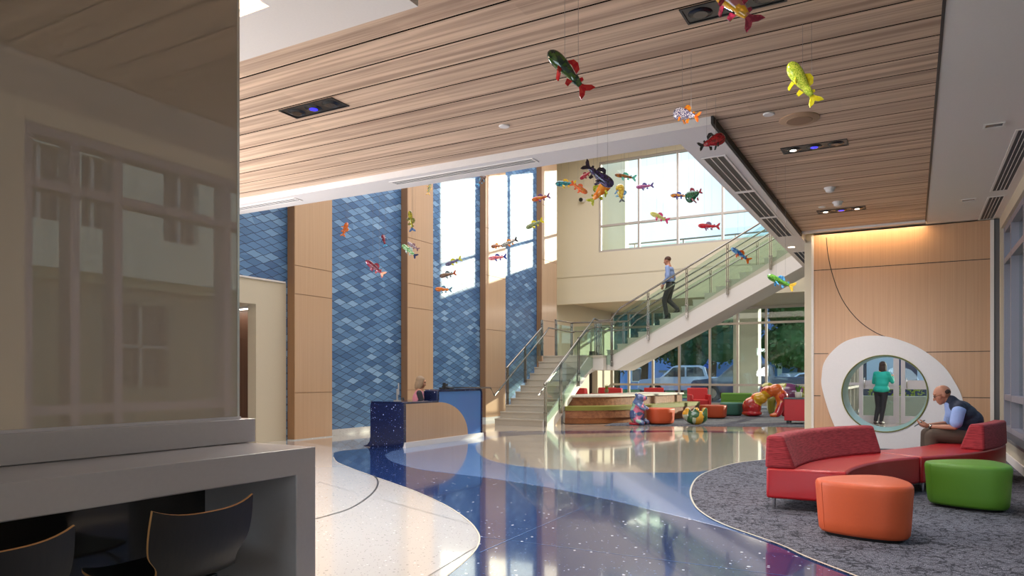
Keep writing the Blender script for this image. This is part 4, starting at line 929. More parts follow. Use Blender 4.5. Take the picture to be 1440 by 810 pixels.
for (px, py, lab, lit) in ((441, 152, 'black recessed spotlight trio in the boards at the upper left', (0, 0)), (1145, 206, 'black recessed spotlight trio right of the ceiling corner', (1, 0)),
                      (1183, 295, 'black recessed spotlight trio farthest away, with two lit lamps', (1, 1)), (1030, 7, 'black recessed spotlight trio at the top edge of the picture', (0, 0))):
    x, y = cz(px, py); triple(x, y, lab, lit=lit)
def disc(px, py, r, label, nm='sprinkler_cover', h=.012, m=M_white, z=CZ):
    x, y = cz(px, py, z); t = thing(nm, (x, y, z), label, nm.replace('_', ' '))
    obj('plate', MB().lathe([(r*.2, -h), (r*.9, -h), (r, -h*.4), (r, 0)], n=28), m, t, world=False, smooth=True, angle=40); return t
disc(709, 177, .055, 'white sprinkler cover disc in the left boards'); disc(1081, 160, .055, 'white sprinkler cover disc left of the round speaker')
disc(1156, 291, .05, 'white sprinkler cover disc beside the farthest spotlight trio')
t = disc(1124, 167, .19, 'round wood-toned speaker grille in the boarded ceiling', 'speaker_grille', .02, pm('grille_wood', '#a98a6c', .6))
obj('grille', MB().lathe([(.02, -.024), (.12, -.024), (.125, -.018)], n=32), pm('grille_mesh', '#8f7258', .8), t, world=False)
for px, py, lab in ((1167, 264, 'white smoke detector, nearer of the two'), (1178, 284, 'white smoke detector beside the farthest spotlights')):
    t = disc(px, py, .075, lab, 'smoke_detector', .02)
    obj('sensor', MB().lathe([(.03, -.065), (.05, -.055), (.06, -.02)], n=24), M_white, t, world=False, smooth=True, angle=40)
for px, py, lab in ((1398, 176, 'small square silver downlight in the white ceiling, nearer one'), (1362, 281, 'small square silver downlight in the white ceiling, farther one')):
    x, y = cz(px, py); t = thing('square_downlight', (x, y, CZ), lab, 'downlight')
    obj('trim', MB().prism(rect(-.09, .09, -.07, .07), -.008, 0, holes=[rect(-.075, .075, -.055, .055)]), M_white, t, world=False)
    obj('reflector', MB().add([(-.075, -.055, -.002), (.075, -.055, -.002), (.075, .055, -.002), (-.075, .055, -.002), (.02, 0, -.0055)], [(0, 1, 4), (1, 2, 4), (2, 3, 4), (3, 0, 4)]), pm('silver_reflector', '#8d8d90', .25, .9), t, world=False)
def vent(x0, x1, y0, y1, z, label, along, n=3):
    t = thing('air_diffuser', ((x0+x1)/2, (y0+y1)/2, z), label, 'air vent'); a, b = (x1-x0)/2, (y1-y0)/2
    obj('frame', MB().prism(rect(-a-.025, a+.025, -b-.025, b+.025), -.007, 0, holes=[rect(-a, a, -b, b)]), M_white, t, world=False)
    obj('backing', MB().box(-a, a, -b, b, -.002, .002), M_black, t, world=False)
    w = (2*a if along == 'y' else 2*b)/(2*n+1)*.36
    mb = MB()
    for i in range(1, n):
        c = -1+2*i/n
        if along == 'y': mb.box(c*a-w/2, c*a+w/2, -b, b, -.006, -.002)
        else: mb.box(-a, a, c*b-w/2, c*b+w/2, -.006, -.002)
    obj('slat', mb, M_white, t, world=False)
def von(p0, p1, z): a = on_z(*p0, z); b = on_z(*p1, z); return a, b
a, b = on_z(335, 296, SZ), on_z(421, 281, SZ); ym = 7.32
vent(a.x-1, b.x, ym-.06, ym+.06, SZ, 'slotted air diffuser at the left end of the white soffit', 'x')
a, b = on_z(553, 257, SZ), on_z(745, 222, SZ); vent(a.x, b.x, ym-.06, ym+.06, SZ, 'long slotted air diffuser in the front white soffit above the columns', 'x')
xm = -1.95
ya = on_z(996, 222, SZ).y; yb_ = on_z(1112, 333, SZ).y; n3 = 3
for i in range(3):
    y0 = ya+(yb_-ya)*i/3; y1 = ya+(yb_-ya)*(i+1)/3-.10
    vent(xm-.12, xm+.10, y0, y1, SZ, ['nearest black-slotted diffuser in the soffit beside the wood ceiling', 'middle black-slotted diffuser in the soffit beside the wood ceiling', 'third black-slotted diffuser in the soffit, just before the stair top'][i], 'y', 3)
y0 = on_z(1122, 354, SZ).y; vent(xm-.12, xm+.10, y0, y0+2.0, SZ, 'farthest short diffuser in the soffit beside the wood wall edge', 'y', 3)
x, y = cz(1113, 347, SZ); t = thing('square_downlight', (x, y, SZ), 'small square white downlight in the soffit above the stair top', 'downlight')
obj('trim', MB().box(-.08, .08, -.08, .08, -.008, 0), M_white, t, world=False); obj('reflector', MB().box(-.055, .055, -.055, .055, -.011, -.007), M_lamp, t, world=False)
y0 = on_z(1393, 308, CZ).y; vent(.96, 1.13, y0-1.7, y0-.05, CZ, 'slotted diffuser in the right ceiling, next to the wood wall', 'y', 4)
vent(.96, 1.13, y0-4.9, y0-2.1, CZ, 'slotted diffuser in the right ceiling at the picture edge', 'y', 4)
c = on_y(819, 282, 23.88); t = thing('security_camera', tuple(c), 'small round black-eyed camera on the cream upper wall', 'camera')
obj('housing', MB().cyl((.04, 0, 0), (.04, -.12, 0), .09, .07, 20), M_white, t, world=False, smooth=True, angle=40); obj('lens', MB().cyl((.0, -.12, 0), (.0, -.16, 0), .07, n=20), M_black, t, world=False)
# ---------------------------------------------------------------- people
M_skin = pm('skin', '#b07a60', .5); M_skin2 = pm('skin_pale', '#c89478', .5)
def head_mb(mb, c, rot, s=1.0):
    rot3 = rot.to_3x3(); rot = rot3
    P = lambda x, y, z: Vector(c)+rot@(Vector((x, y, z))*s)
    E = lambda x, y, z, r: mb.ell(P(x, y, z), tuple(q*s for q in r), 18, 12, rot3)
    E(-.012, 0, .028, (.096, .075, .088)); E(.030, 0, -.035, (.060, .056, .070)); E(.055, 0, -.085, (.026, .030, .022)); E(.068, 0, .040, (.022, .052, .018))
    mb.limb(P(.083, 0, .018), P(.103, 0, -.022), .009*s, .014*s); E(.074, 0, -.058, (.016, .026, .008)); E(.076, 0, -.068, (.014, .022, .007))
    for sg in (-1, 1): E(-.008, sg*.077, -.005, (.020, .009, .032)); E(.045, sg*.045, -.015, (.03, .022, .03))
    return mb
def hand_mb(mb, w, f, n, side, s=1.0, curl=.5):
    """w wrist, f direction of the fingers, n palm normal, side +1/-1 where the thumb leaves"""
    w, f, n = Vector(w), Vector(f).normalized(), Vector(n).normalized(); q = f.cross(n).normalized()*side
    rot = Matrix((f, q, n)).transposed()
    mb.ell(w+f*.045*s, (.052*s, .040*s, .015*s), 14, 8, rot)
    L_ = [.068, .078, .074, .058]
    for i, l in enumerate(L_):
        o = w+f*.080*s+q*(.030-.020*i)*s; d = f.copy(); pts = [w+f*.045*s+q*(.022-.015*i)*s, o]; p = o
        for j, fr in enumerate((.45, .32, .23)):
            d = (d*math.cos(curl*.8)+n*math.sin(curl*.8)).normalized(); p = p+d*l*fr*s; pts.append(p)
        mb.chain(pts, [.0095*s, .0092*s, .0085*s, .0078*s, .007*s])
    b = w+f*.02*s+q*.028*s; d = (f*.65+q*.75+n*.3).normalized(); p1 = b+d*.038*s; d2 = (f*.9+q*.1+n*.45).normalized()
    mb.chain([b, p1, p1+d2*.026*s, p1+d2*.046*s], [.013*s, .011*s, .010*s, .008*s])
def hair_mb(c, rot, s, long=0.0, bald=False):
    mb = MB(); P = lambda x, y, z: Vector(c)+rot@(Vector((x, y, z))*s)
    if bald:
        for sg in (-1, 1): mb.ell(P(-.040, sg*.042, .022), (.060*s, .036*s, .040*s), 16, 10, rot)
        mb.ell(P(-.058, 0, .022), (.055*s, .060*s, .062*s), 16, 10, rot)
    else:
        mb.ell(P(-.024, 0, .045), (.096*s, .083*s, .085*s), 18, 12, rot)
        if long:
            mb.ell(P(-.05, 0, -.03-long*.3), (.065*s, .085*s, (.10+long*.5)*s), 18, 12, rot)
            for sg in (-1, 1): mb.ell(P(-.0, sg*.065, -.02-long*.3), (.05*s, .026*s, (.075+long*.5)*s), 14, 10, rot)
    return mb
def figure(label, loc, rz, J, skin, parts, vox=.01, headrot=None, hs=1.0, curl=.5, hands=True):
    t = thing('person', loc, label, 'person'); t.rotation_euler.z = rz
    hr = headrot or Matrix.Identity(3)
    V = {k_: Vector(v) for k_, v in J.items() if isinstance(v, tuple)}
    mb = MB(); head_mb(mb, V['head'], hr.to_4x4(), hs)
    mb.limb(V['neck'], V['head']+hr@Vector((-.02, 0, -.06)), .055, .050)
    mb.limb(V['neck'], V['chest'], .075, .11).limb(V['chest'], V['hip'], .11, .11)
    for s_ in 'LR':
        mb.chain([V['neck'], V['sh'+s_], V['el'+s_], V['wr'+s_]], [.045, .038, .036, .026])
        if 'hp'+s_ in V: mb.chain([V['hip'], V['hp'+s_], V['kn'+s_], V['an'+s_]], [.09, .075, .05, .035])
        if hands: hand_mb(mb, V['wr'+s_], J['f'+s_], J['n'+s_], J['t'+s_], hs, curl)
    obj('body', mb, skin, t, world=False, remesh=vox, smoothit=1)
    for nm, mb, m, vx in parts(V, hr): obj(nm, mb, m, t, world=False, remesh=vx, smoothit=3 if vx else 0, smooth=not vx)
    return t
def shoe(a, toe_dir, s=1.0):
    a = Vector(a); d = Vector(toe_dir).normalized(); mb = MB(); z = Vector((0, 0, 1))
    mb.limb(a+d*-.03-z*.035, a+d*.15-z*.045, .045, .036).limb(a-z*.01, a+d*.05-z*.035, .045, .042); return mb
I3 = Matrix.Identity(3)
# the seated man (faces local +x)
hipw = Vector((.66, 10.95, 0)); fd = math.atan2(-.10, -.96)
J = dict(head=(.325, 0, 1.045), neck=(.215, 0, .93), chest=(.11, 0, .78), hip=(-.02, 0, .54),
   shL=(.16, .185, .87), elL=(.22, .25, .645), wrL=(.47, .10, .635), shR=(.16, -.185, .87), elR=(.24, -.24, .66), wrR=(.48, -.06, .640),
   hpL=(.02, .10, .515), knL=(.46, .16, .525), anL=(.47, .15, .125), hpR=(.02, -.10, .515), knR=(.47, -.15, .525), anR=(.50, -.15, .125),
   fL=(.95, -.25, .05), nL=(0, -.5, .9), tL=-1, fR=(.95, .25, .10), nR=(0, .6, .8), tR=1)
def sitting(V, hr):
    out = []
    mb = MB(); mb.ell((.0, 0, .56), (.155, .185, .14)).ell((.03, 0, .69), (.16, .185, .16)).ell((.075, 0, .80), (.15, .195, .13)).ell((.12, 0, .875), (.13, .19, .10)).limb((.14, .12, .885), (.14, -.12, .885), .088, .088).limb((.17, 0, .90), (.225, 0, .965), .09, .078)
    for s_ in (1, -1): mb.limb((.19, 0, .92), (.165, s_*.165, .872), .078, .082)
    mb.ell((-.0, 0, .72), (.14, .17, .14)).ell((.10, .12, .56), (.13, .07, .09)).ell((.10, -.12, .56), (.13, .07, .09))
    out.append(('vest', mb, pm('navy_vest', '#1b2438', .75, bump=.3, bscale=30), .010))
    mb = MB()
    for s_ in (1, -1): 
        mb.chain([(.15, s_*.15, .86), (.175, s_*.205, .835), (.205, s_*.245, .70)], [.075, .080, .074])
    mb.limb((.17, 0, .90), (.240, 0, .97), .06, .064).limb((.235, 0, .93), (.19, 0, .80), .070, .105)
    out.append(('shirt', mb, pm('light_blue_shirt', '#8ea6d8', .7, bump=.2, bscale=25), .009))
    mb = MB(); mb.ell((-.01, 0, .50), (.15, .19, .10))
    for s_ in 'LR': mb.chain([V['hp'+s_], V['kn'+s_], V['an'+s_]+Vector((0, 0, .02))], [.115, .085, .062])
    out.append(('trousers', mb, pm('brown_trousers', '#4f4034', .8, bump=.2, bscale=20), .010))
    for s_ in 'LR': out.append(('shoe', shoe(V['an'+s_]-Vector((.02, 0, 0)), (1, 0, 0)), pm('brown_shoe', '#2a1d16', .5), .008))
    out.append(('hair', hair_mb(V['head'], hr, 1.0, bald=True), pm('short_dark_hair', '#3a2a24', .8), .005))
    c = V['head']; P = lambda x, y, z: c+hr@Vector((x, y, z)); g_ = MB()
    for s_ in (1, -1):
        g_.tube([P(.094, s_*.034+.024*math.cos(a), .010+.015*math.sin(a)) for a in [2*PI*i/16 for i in range(16)]], .0022, 6, True)
        g_.tube([P(.094, s_*.058, .014), P(.07, s_*.078, .014), P(-.01, s_*.082, .010)], .0025, 6)
    g_.tube([P(.095, .010, .014), P(.098, 0, .018), P(.095, -.010, .014)], .002, 6)
    out.append(('glasses', g_, M_black, 0))
    w = V['wrL']; e = V['elL']; d = (w-e).normalized(); out.append(('watch', MB().cyl(w-d*.015, w+d*.012, .033, .032, 20).ell(w+Vector((0, .03, .01)), (.016, .008, .016)), M_steel, 0))
    return out
hr = Matrix.Rotation(R(24), 3, 'Y')
man = figure('balding man in a navy vest sitting on the red sofa looking at his phone', (hipw.x, hipw.y, -.03), fd, J, M_skin, sitting, .007, hr, 1.06, .75); man.scale = (1.0,)*3
ph = man.matrix_basis @ Vector((.60, .02, .665))
c_, s_ = math.cos(fd), math.sin(fd)
pw = Vector((hipw.x+.585*c_-.02*s_, hipw.y+.585*s_+.02*c_, .64))
t = thing('mobile_phone', pw, 'dark mobile phone held in the seated man\'s hands', 'phone'); t.rotation_euler = (0, R(-52), fd+PI)
t.rotation_euler = (0, R(35), fd)
obj('casing', MB().box(-.075, .075, -.038, .038, -.004, .004), M_black, t, world=False, bevel=.003); obj('screen', MB().box(-.068, .068, -.034, .034, .004, .0048), pm('phone_screen', '#30343c', .1), t, world=False)
# man walking down the stairs
mx, my = -5.98, 19.85
sn = lambda x: 1.87+RISn(x)
def RISn(x): return (math.floor((x-UX)/UT)+1)*UR
fz = 1.87+RISn(-5.80); 
J = dict(head=(.06, 0, 1.62), neck=(.02, 0, 1.47), chest=(.0, 0, 1.27), hip=(-.03, 0, .95), shL=(.0, .19, 1.41), elL=(-.04, .25, 1.15), wrL=(.10, .24, .93), shR=(.0, -.19, 1.41), elR=(-.06, -.25, 1.15), wrR=(.06, -.27, .92),
   hpL=(-.03, .09, .93), knL=(.12, .10, .50), anL=(.04, .10, .02), hpR=(-.03, -.09, .93), knR=(.05, -.10, .52), anR=(-.20, -.10, .24), fL=(.3, 0, -1), nL=(.3, -1, 0), tL=-1, fR=(.3, 0, -1), nR=(.3, 1, 0), tR=1)
def walking(V, hr):
    out = []; mb = MB(); mb.ell((-.02, 0, 1.05), (.12, .155, .13)).ell((-.0, 0, 1.22), (.125, .175, .17)).ell((.0, 0, 1.36), (.11, .19, .10)).limb((.02, 0, 1.42), (.03, 0, 1.47), .07, .06)
    for s_ in 'LR': mb.chain([V['sh'+s_], V['el'+s_], V['wr'+s_]+Vector((0, 0, .03))], [.068, .055, .042])
    out.append(('shirt', mb, pm('blue_check_shirt', '#7f93bd', .7, bump=.2), .014))
    mb = MB(); mb.ell((-.03, 0, .93), (.125, .165, .12))
    for s_ in 'LR': mb.chain([V['hp'+s_], V['kn'+s_], V['an'+s_]+Vector((0, 0, .03))], [.095, .070, .058])
    out.append(('trousers', mb, pm('charcoal_trousers', '#22242c', .8), .014))
    out.append(('belt', MB().lathe([(1, .985), (1, 1.02)], n=24).__class__().tube([(-.03+.125*math.cos(a), .162*math.sin(a), 1.0) for a in [2*PI*i/24 for i in range(24)]], .018, 8, True), M_black, 0))
    for s_ in 'LR': out.append(('shoe', shoe(V['an'+s_], (1, 0, -.25 if s_ == 'L' else -.5)), M_black, .01))
    out.append(('hair', hair_mb(V['head'], hr, 1.0), pm('short_brown_hair', '#4a2e20', .8), .009)); return out
figure('man in a light blue shirt and dark trousers walking down the upper stairs', (-5.98, my, fz-.20+.07), PI+R(0), J, M_skin, walking, .012, Matrix.Rotation(R(12), 3, 'Y'), 1.0, .4)
# standing woman seen through the ring, faces +y away from us
p = on_z(1240, 597.5); wp_ = Vector((p.x, p.y-.02, 0))
J = dict(head=(.03, -.02, 1.53), neck=(.0, 0, 1.39), chest=(0, 0, 1.2), hip=(0, .02, .90), shL=(.0, .15, 1.335), elL=(.06, .22, 1.10), wrL=(.26, .12, 1.18), shR=(.0, -.15, 1.335), elR=(.08, -.23, 1.12), wrR=(.28, -.16, 1.24),
   hpL=(0, .10, .88), knL=(.04, .10, .47), anL=(-.03, .14, .09), hpR=(0, -.07, .88), knR=(.0, -.04, .47), anR=(-.04, .0, .09), fL=(.8, -.4, .3), nL=(0, -.5, .8), tL=-1, fR=(.8, .4, .3), nR=(0, .5, .8), tR=1)
def standing(V, hr):
    out = []; mb = MB(); mb.ell((0, 0, 1.24), (.13, .18, .17)).ell((0, 0, 1.08), (.14, .17, .16)).ell((0, .01, .93), (.155, .20, .13)).ell((0, 0, 1.33), (.10, .165, .085)).ell((0, 0, 1.15), (.13, .165, .2))
    for s_ in 'LR': mb.chain([V['sh'+s_], V['el'+s_], V['wr'+s_]], [.062, .05, .04])
    out.append(('cardigan', mb, pm('teal_cardigan', '#159a8c', .8, bump=.2), .014))
    mb = MB(); mb.ell((0, .015, .88), (.13, .165, .12))
    for s_ in 'LR': mb.chain([V['hp'+s_], V['kn'+s_], V['an'+s_]+Vector((0, 0, .03))], [.095, .066, .050])
    out.append(('trousers', mb, pm('black_trousers', '#1e1d24', .8), .014))
    for s_ in 'LR': out.append(('shoe', shoe(V['an'+s_], (1, 0, 0)), pm('dark_shoe', '#2a1a1e', .5), .01))
    out.append(('hair', hair_mb(V['head'], hr, 1.0, .12), pm('long_dark_hair', '#2a1c18', .7), .010)); return out
figure('woman in a teal cardigan standing with her back to us beyond the ring', wp_, R(72), J, M_skin2, standing, .012)
# receptionist behind the desk
rp = at_t(590, 540, 14.3)
J = dict(head=(.03, 0, 1.135), neck=(.0, 0, .99), chest=(-.02, 0, .82), hip=(-.06, 0, .52), shL=(-.01, .17, .93), elL=(.06, .22, .70), wrL=(.26, .12, .72), shR=(-.01, -.17, .93), elR=(.06, -.22, .70), wrR=(.27, -.12, .72),
   hpL=(-.04, .09, .50), knL=(.34, .10, .50), anL=(.32, .10, .10), hpR=(-.04, -.09, .50), knR=(.34, -.10, .50), anR=(.32, -.1, .10), fL=(1, 0, 0), nL=(0, 0, -1), tL=1, fR=(1, 0, 0), nR=(0, 0, -1), tR=-1)
def desk_sit(V, hr):
    out = []; mb = MB(); mb.ell((-.04, 0, .62), (.14, .17, .16)).ell((-.02, 0, .80), (.125, .17, .17)).ell((-.01, 0, .92), (.09, .155, .08)); out.append(('vest', mb, pm('pink_vest', '#d88a96', .7), .012))
    mb = MB()
    for s_ in 'LR': mb.chain([V['sh'+s_], V['el'+s_], V['wr'+s_]], [.06, .05, .04])
    out.append(('sleeves', mb, pm('black_sleeves', '#2a2a30', .7), .012))
    out.append(('scarf', MB().limb((.04, .03, .96), (.12, .03, .74), .03, .035).limb((.04, -.03, .96), (.11, -.04, .78), .03, .035), pm('purple_scarf', '#8a6a9c', .7), .012))
    mb = MB()
    for s_ in 'LR': mb.chain([V['hp'+s_], V['kn'+s_], V['an'+s_]], [.09, .065, .05])
    out.append(('trousers', mb, pm('black_trousers', '#1e1d24', .8), .014))
    for s_ in 'LR': out.append(('shoe', shoe(V['an'+s_], (1, 0, 0)), M_black, .01))
    out.append(('hair', hair_mb(V['head'], hr, 1.0, .05), pm('ash_blonde_bob', '#9a8268', .6), .009)); return out
figure('receptionist with an ash blonde bob and pink vest seated behind the desk', (rp.x, rp.y, 0), R(38), J, M_skin2, desk_sit, .011, Matrix.Rotation(R(15), 3, 'Y'))
t = thing('office_chair', (rp.x-.06, rp.y-.04, 0), 'dark office chair the receptionist sits on behind the desk', 'chair'); t.rotation_euler.z = R(38)
obj('seat', MB().box(-.24, .22, -.23, .23, .37, .44), M_dark, t, world=False, bevel=.03, seg=3); obj('backrest', MB().box(-.28, -.23, -.2, .2, .5, .84), M_dark, t, world=False, bevel=.02); obj('column', MB().cyl((0, 0, .06), (0, 0, .38), .03).box(-.27, -.24, -.03, .03, .4, .6), M_black, t, world=False)
for i in range(5):
    a = 2*PI*i/5; obj('base_leg', MB().tube([(0, 0, .09), (.26*math.cos(a), .26*math.sin(a), .05)], .02, 8).cyl((.27*math.cos(a), .27*math.sin(a)-.015, .028), (.27*math.cos(a), .27*math.sin(a)+.015, .028), .028), M_black, t, world=False)
# ---------------------------------------------------------------- outside
M_asph = pm('asphalt', '#55585e', .9); M_grass = pm('lawn', '#4f7a34', .95, vary=.4, bscale=3)
struct('ground', MB().box(-90, 60, 30.0, 120, -.2, -.02).box(1.6, 60, -30, 30, -.2, -.02), M_grass)
struct('ground_parking', MB().box(-40, 30, 33, 42, -.03, -.005), M_asph)
struct('ground_walk', MB().box(-30, 9.8, 30.0, 32.4, -.03, .0).box(-1.6, 9.8, 21.95, 30, -.12, -.004), pm('concrete', '#b5afa5', .85))
p0, p1 = on_y(1031, 500, 31.2), on_y(1066, 500, 31.2)
struct('wall_porch_pier', MB().box(p0.x, p1.x, 31.2, 31.9, -.02, 4.35), pm('pier_cream', '#f0eadb', .8))
struct('ceiling_porch', MB().box(-12.5, -1.5, 30.62, 32.4, 4.35, 5.0), M_cream)
# terrace guard and pier in front of the high window
tg = thing('terrace_railing', (-6, 27.4, 5.3), 'glass guard with steel posts on the terrace outside the high window', 'railing')
for i in range(6):
    x = -11.6+i*1.95; o = obj('post', MB().box(x-.02, x+.02, 27.36, 27.44, 5.3, 6.52), M_steel, tg)
    obj('bracket', MB().cyl((x-.12, 27.4, 6.2), (x+.12, 27.4, 6.2), .025), M_steel, o)
    obj('glass_panel', MB().box(x+.06, x+1.89, 27.395, 27.405, 5.4, 6.45), M_rail, tg)
obj('top_rail', MB().tube([(-12, 27.4, 6.55), (-1.6, 27.4, 6.55)], .03), M_steel, tg)
struct('wall_terrace_pier', MB().box(-12, on_y(879, 300, 25.2).x, 25.2, 25.6, 5.3, 10.5), pm('pier_cream', '#f0eadb', .8))
# office wing across the court on the right, seen in the screen's reflection
gw = lambda a, b, h: (h, a, b); wing = thing('building_wing', (10.5, 8, 0), 'cream office wing across the court, seen only as a reflection in the glass screen', 'building')
hol = [[(8.0, 4.6), (8.9, 4.6), (8.9, 6.2), (8.0, 6.2)], [(9.3, 4.6), (9.9, 4.6), (9.9, 6.2), (9.3, 6.2)], [(11.3, 4.6), (12.3, 4.6), (12.3, 6.3), (11.3, 6.3)]]
obj('upper_wall', MB().prism(rect(-14, 27, 3.6, 7.6), 10.2, 10.5, gw, holes=hol), pm('wing_cream', '#ece4d4', .8), wing)
h2 = [[(10.4, 1.0), (11.8, 1.0), (11.8, 3.0), (10.4, 3.0)], [(15, .9), (17, .9), (17, 3), (15, 3)], [(3, .9), (5, .9), (5, 3), (3, 3)]]
obj('lower_wall', MB().prism(rect(-14, 27, -.1, 3.6), 10.7, 11.0, gw, holes=h2), pm('wing_tan', '#a89c8b', .85), wing)
for h in hol+h2:
    a0, a1, b0, b1 = h[0][0], h[1][0], h[0][1], h[2][1]; X = 10.35 if b0 > 3.6 else 10.85
    mb = MB(); mb.box(X-.05, X+.05, a0, a1, (b0+b1)/2-.04, (b0+b1)/2+.04).box(X-.05, X+.05, (a0+a1)/2-.04, (a0+a1)/2+.04, b0, b1)
    w_ = obj('window_frame', mb, M_aluw, wing); obj('pane', MB().box(X+.08, X+.12, a0, a1, b0, b1), pm('dark_pane', '#39485a', .1), w_)
obj('roof', MB().box(10, 16, -14, 27, 7.6, 7.8).box(10.5, 16, -14, 27, 3.4, 3.6), M_cream, wing)
# house, trees, vehicles
def house(x, y, w, d, h, label, col):
    t = thing('house', (x, y, 0), label, 'house'); m = pm('siding_'+col[1:], col, .8)
    wl_ = MB(); n = int(h/.2)
    for i in range(n): wl_.add([(-w/2-.02, -d/2-.02, i*.2), (w/2+.02, -d/2-.02, i*.2), (w/2, -d/2, i*.2+.2), (-w/2, -d/2, i*.2+.2)], [(0, 1, 2, 3)])
    wl_.box(-w/2, w/2, -d/2+.01, d/2, 0, h)
    obj('wall', wl_, m, t, world=False)
    obj('gable', MB().prism([(-w/2, h), (w/2, h), (0, h+w*.28)], -d/2, d/2, gy), m, t, world=False)
    mr = pm('shingle_roof', '#8f949c', .9)
    obj('roof', MB().prism([(-w/2-.4, h-.15), (0, h+w*.28+.12), (w/2+.4, h-.15), (w/2+.4, h+.0), (0, h+w*.28+.30), (-w/2-.4, h)], -d/2-.4, d/2+.4, gy), mr, t, world=False)
    for wx_, wz in ((-w*.22, h*.62), (w*.22, h*.62), (-w*.25, h*.2)):
        f_ = obj('window', MB().prism(rect(wx_-.55, wx_+.55, wz-.1, wz+1.3), -d/2-.08, -d/2, gy, holes=[rect(wx_-.45, wx_+.45, wz, wz+1.2)]), pm('house_trim', '#e8ecf2', .6), t, world=False)
        obj('pane', MB().box(wx_-.45, wx_+.45, -d/2-.03, -d/2-.02, wz, wz+1.2), pm('dark_pane', '#39485a', .1), f_, world=False)
    obj('porch_post', MB().box(w*.1, w*.14, -d/2-1.2, -d/2-1.1, 0, h*.4).box(w*.42, w*.46, -d/2-1.2, -d/2-1.1, 0, h*.4), pm('house_trim', '#e8ecf2', .6), t, world=False)
    obj('porch_roof', MB().box(w*.05, w*.5, -d/2-1.4, -d/2, h*.4, h*.45), mr, t, world=False)
q = at_t(1093, 500, 66); house(q.x, q.y, 9, 9, 5.6, 'blue clapboard house with white windows beyond the parked cars', '#6f9ae4')
q = at_t(1012, 500, 72); house(q.x-5, q.y, 9, 8, 4.2, 'lower blue house behind the pickup trucks', '#7aa4ea')
q = at_t(870, 500, 80); house(q.x-8, q.y, 12, 8, 4.0, 'distant blue-grey house seen through the left lounge windows', '#88a6cc')
def tree(x, y, hgt, rad, label, leaf='#3d5c36', n=2600, z0=.3):
    t = thing('tree', (x, y, 0), label, 'tree'); rr = random.Random(int(x*7+y*13))
    obj('trunk', MB().tube([(0, 0, -.1), (.1, .05, hgt*.25), (0, .1, hgt*.5), (.15, 0, hgt*.75)], [rad*.09, rad*.075, rad*.055, rad*.02], 10), pm('bark', '#4a3a2c', .9), t, world=False)
    bl = []
    for i in range(16):
        a = rr.uniform(0, 2*PI); e = rr.uniform(.15, 1); bl.append((Vector((rad*.55*math.cos(a)*rr.random(), rad*.55*math.sin(a)*rr.random(), hgt*(z0+(1-z0)*.85*e))), rad*rr.uniform(.35, .6)))
    mb = MB()
    for i in range(n):
        c, r_ = rr.choice(bl); d = Vector((rr.gauss(0, 1), rr.gauss(0, 1), rr.gauss(0, 1))).normalized(); p = c+d*r_*rr.uniform(.75, 1.05)
        u = Vector((rr.gauss(0, 1), rr.gauss(0, 1), rr.gauss(0, 1))).normalized(); v = u.cross(d).normalized(); l = rr.uniform(.12, .26)*max(.8, hgt/9)
        mb.add([p-u*l, p+v*l*.55, p+u*l, p-v*l*.55], [(0, 1, 2, 3)])
    for c, r_ in bl: mb.ell(c, r_*.78, 10, 7)
    obj('foliage', mb, pm('foliage_'+leaf[1:], leaf, .8, vary=.5, bscale=1.5), t, world=False)
for px, tt, hgt, rad, lab, lf, z0 in ((1125, 54, 9.5, 3.4, 'broad dark green tree at the right of the lounge windows', '#456b38', .12), (1043, 55, 10, 3.0, 'dark green tree overhanging the blue house', '#4c7038', .45), (1000, 50, 8.6, 3.6, 'dark leafy tree behind the pickup trucks', '#34563a', .32),
      (955, 58, 9.5, 3.8, 'dark tree left of the trucks', '#3f6244', .2), (905, 52, 9, 3.4, 'blue-green tree behind the lawn', '#3d6660', .25), (866, 62, 11, 4, 'tall tree at the left end of the lounge windows', '#345c54', .2), (930, 92, 13, 5, 'far tree filling the gap above the lawn', '#3d6a4e', .1), (1035, 80, 12, 5.5, 'far broad tree behind the cream porch pier', '#416a44', .1), (1165, 84, 12, 6, 'far tree behind the silver sedan', '#4a7244', .05)):
    q = at_t(px, 500, tt); tree(q.x, q.y, hgt, rad, lab, lf, 2600, z0)
M_tyre = pm('tyre', '#16171a', .8); M_cwin = pm('car_window', '#1e2a38', .08); M_tail = pm('tail_light', '#b0101c', .3, emis='#d01020', es=.4)
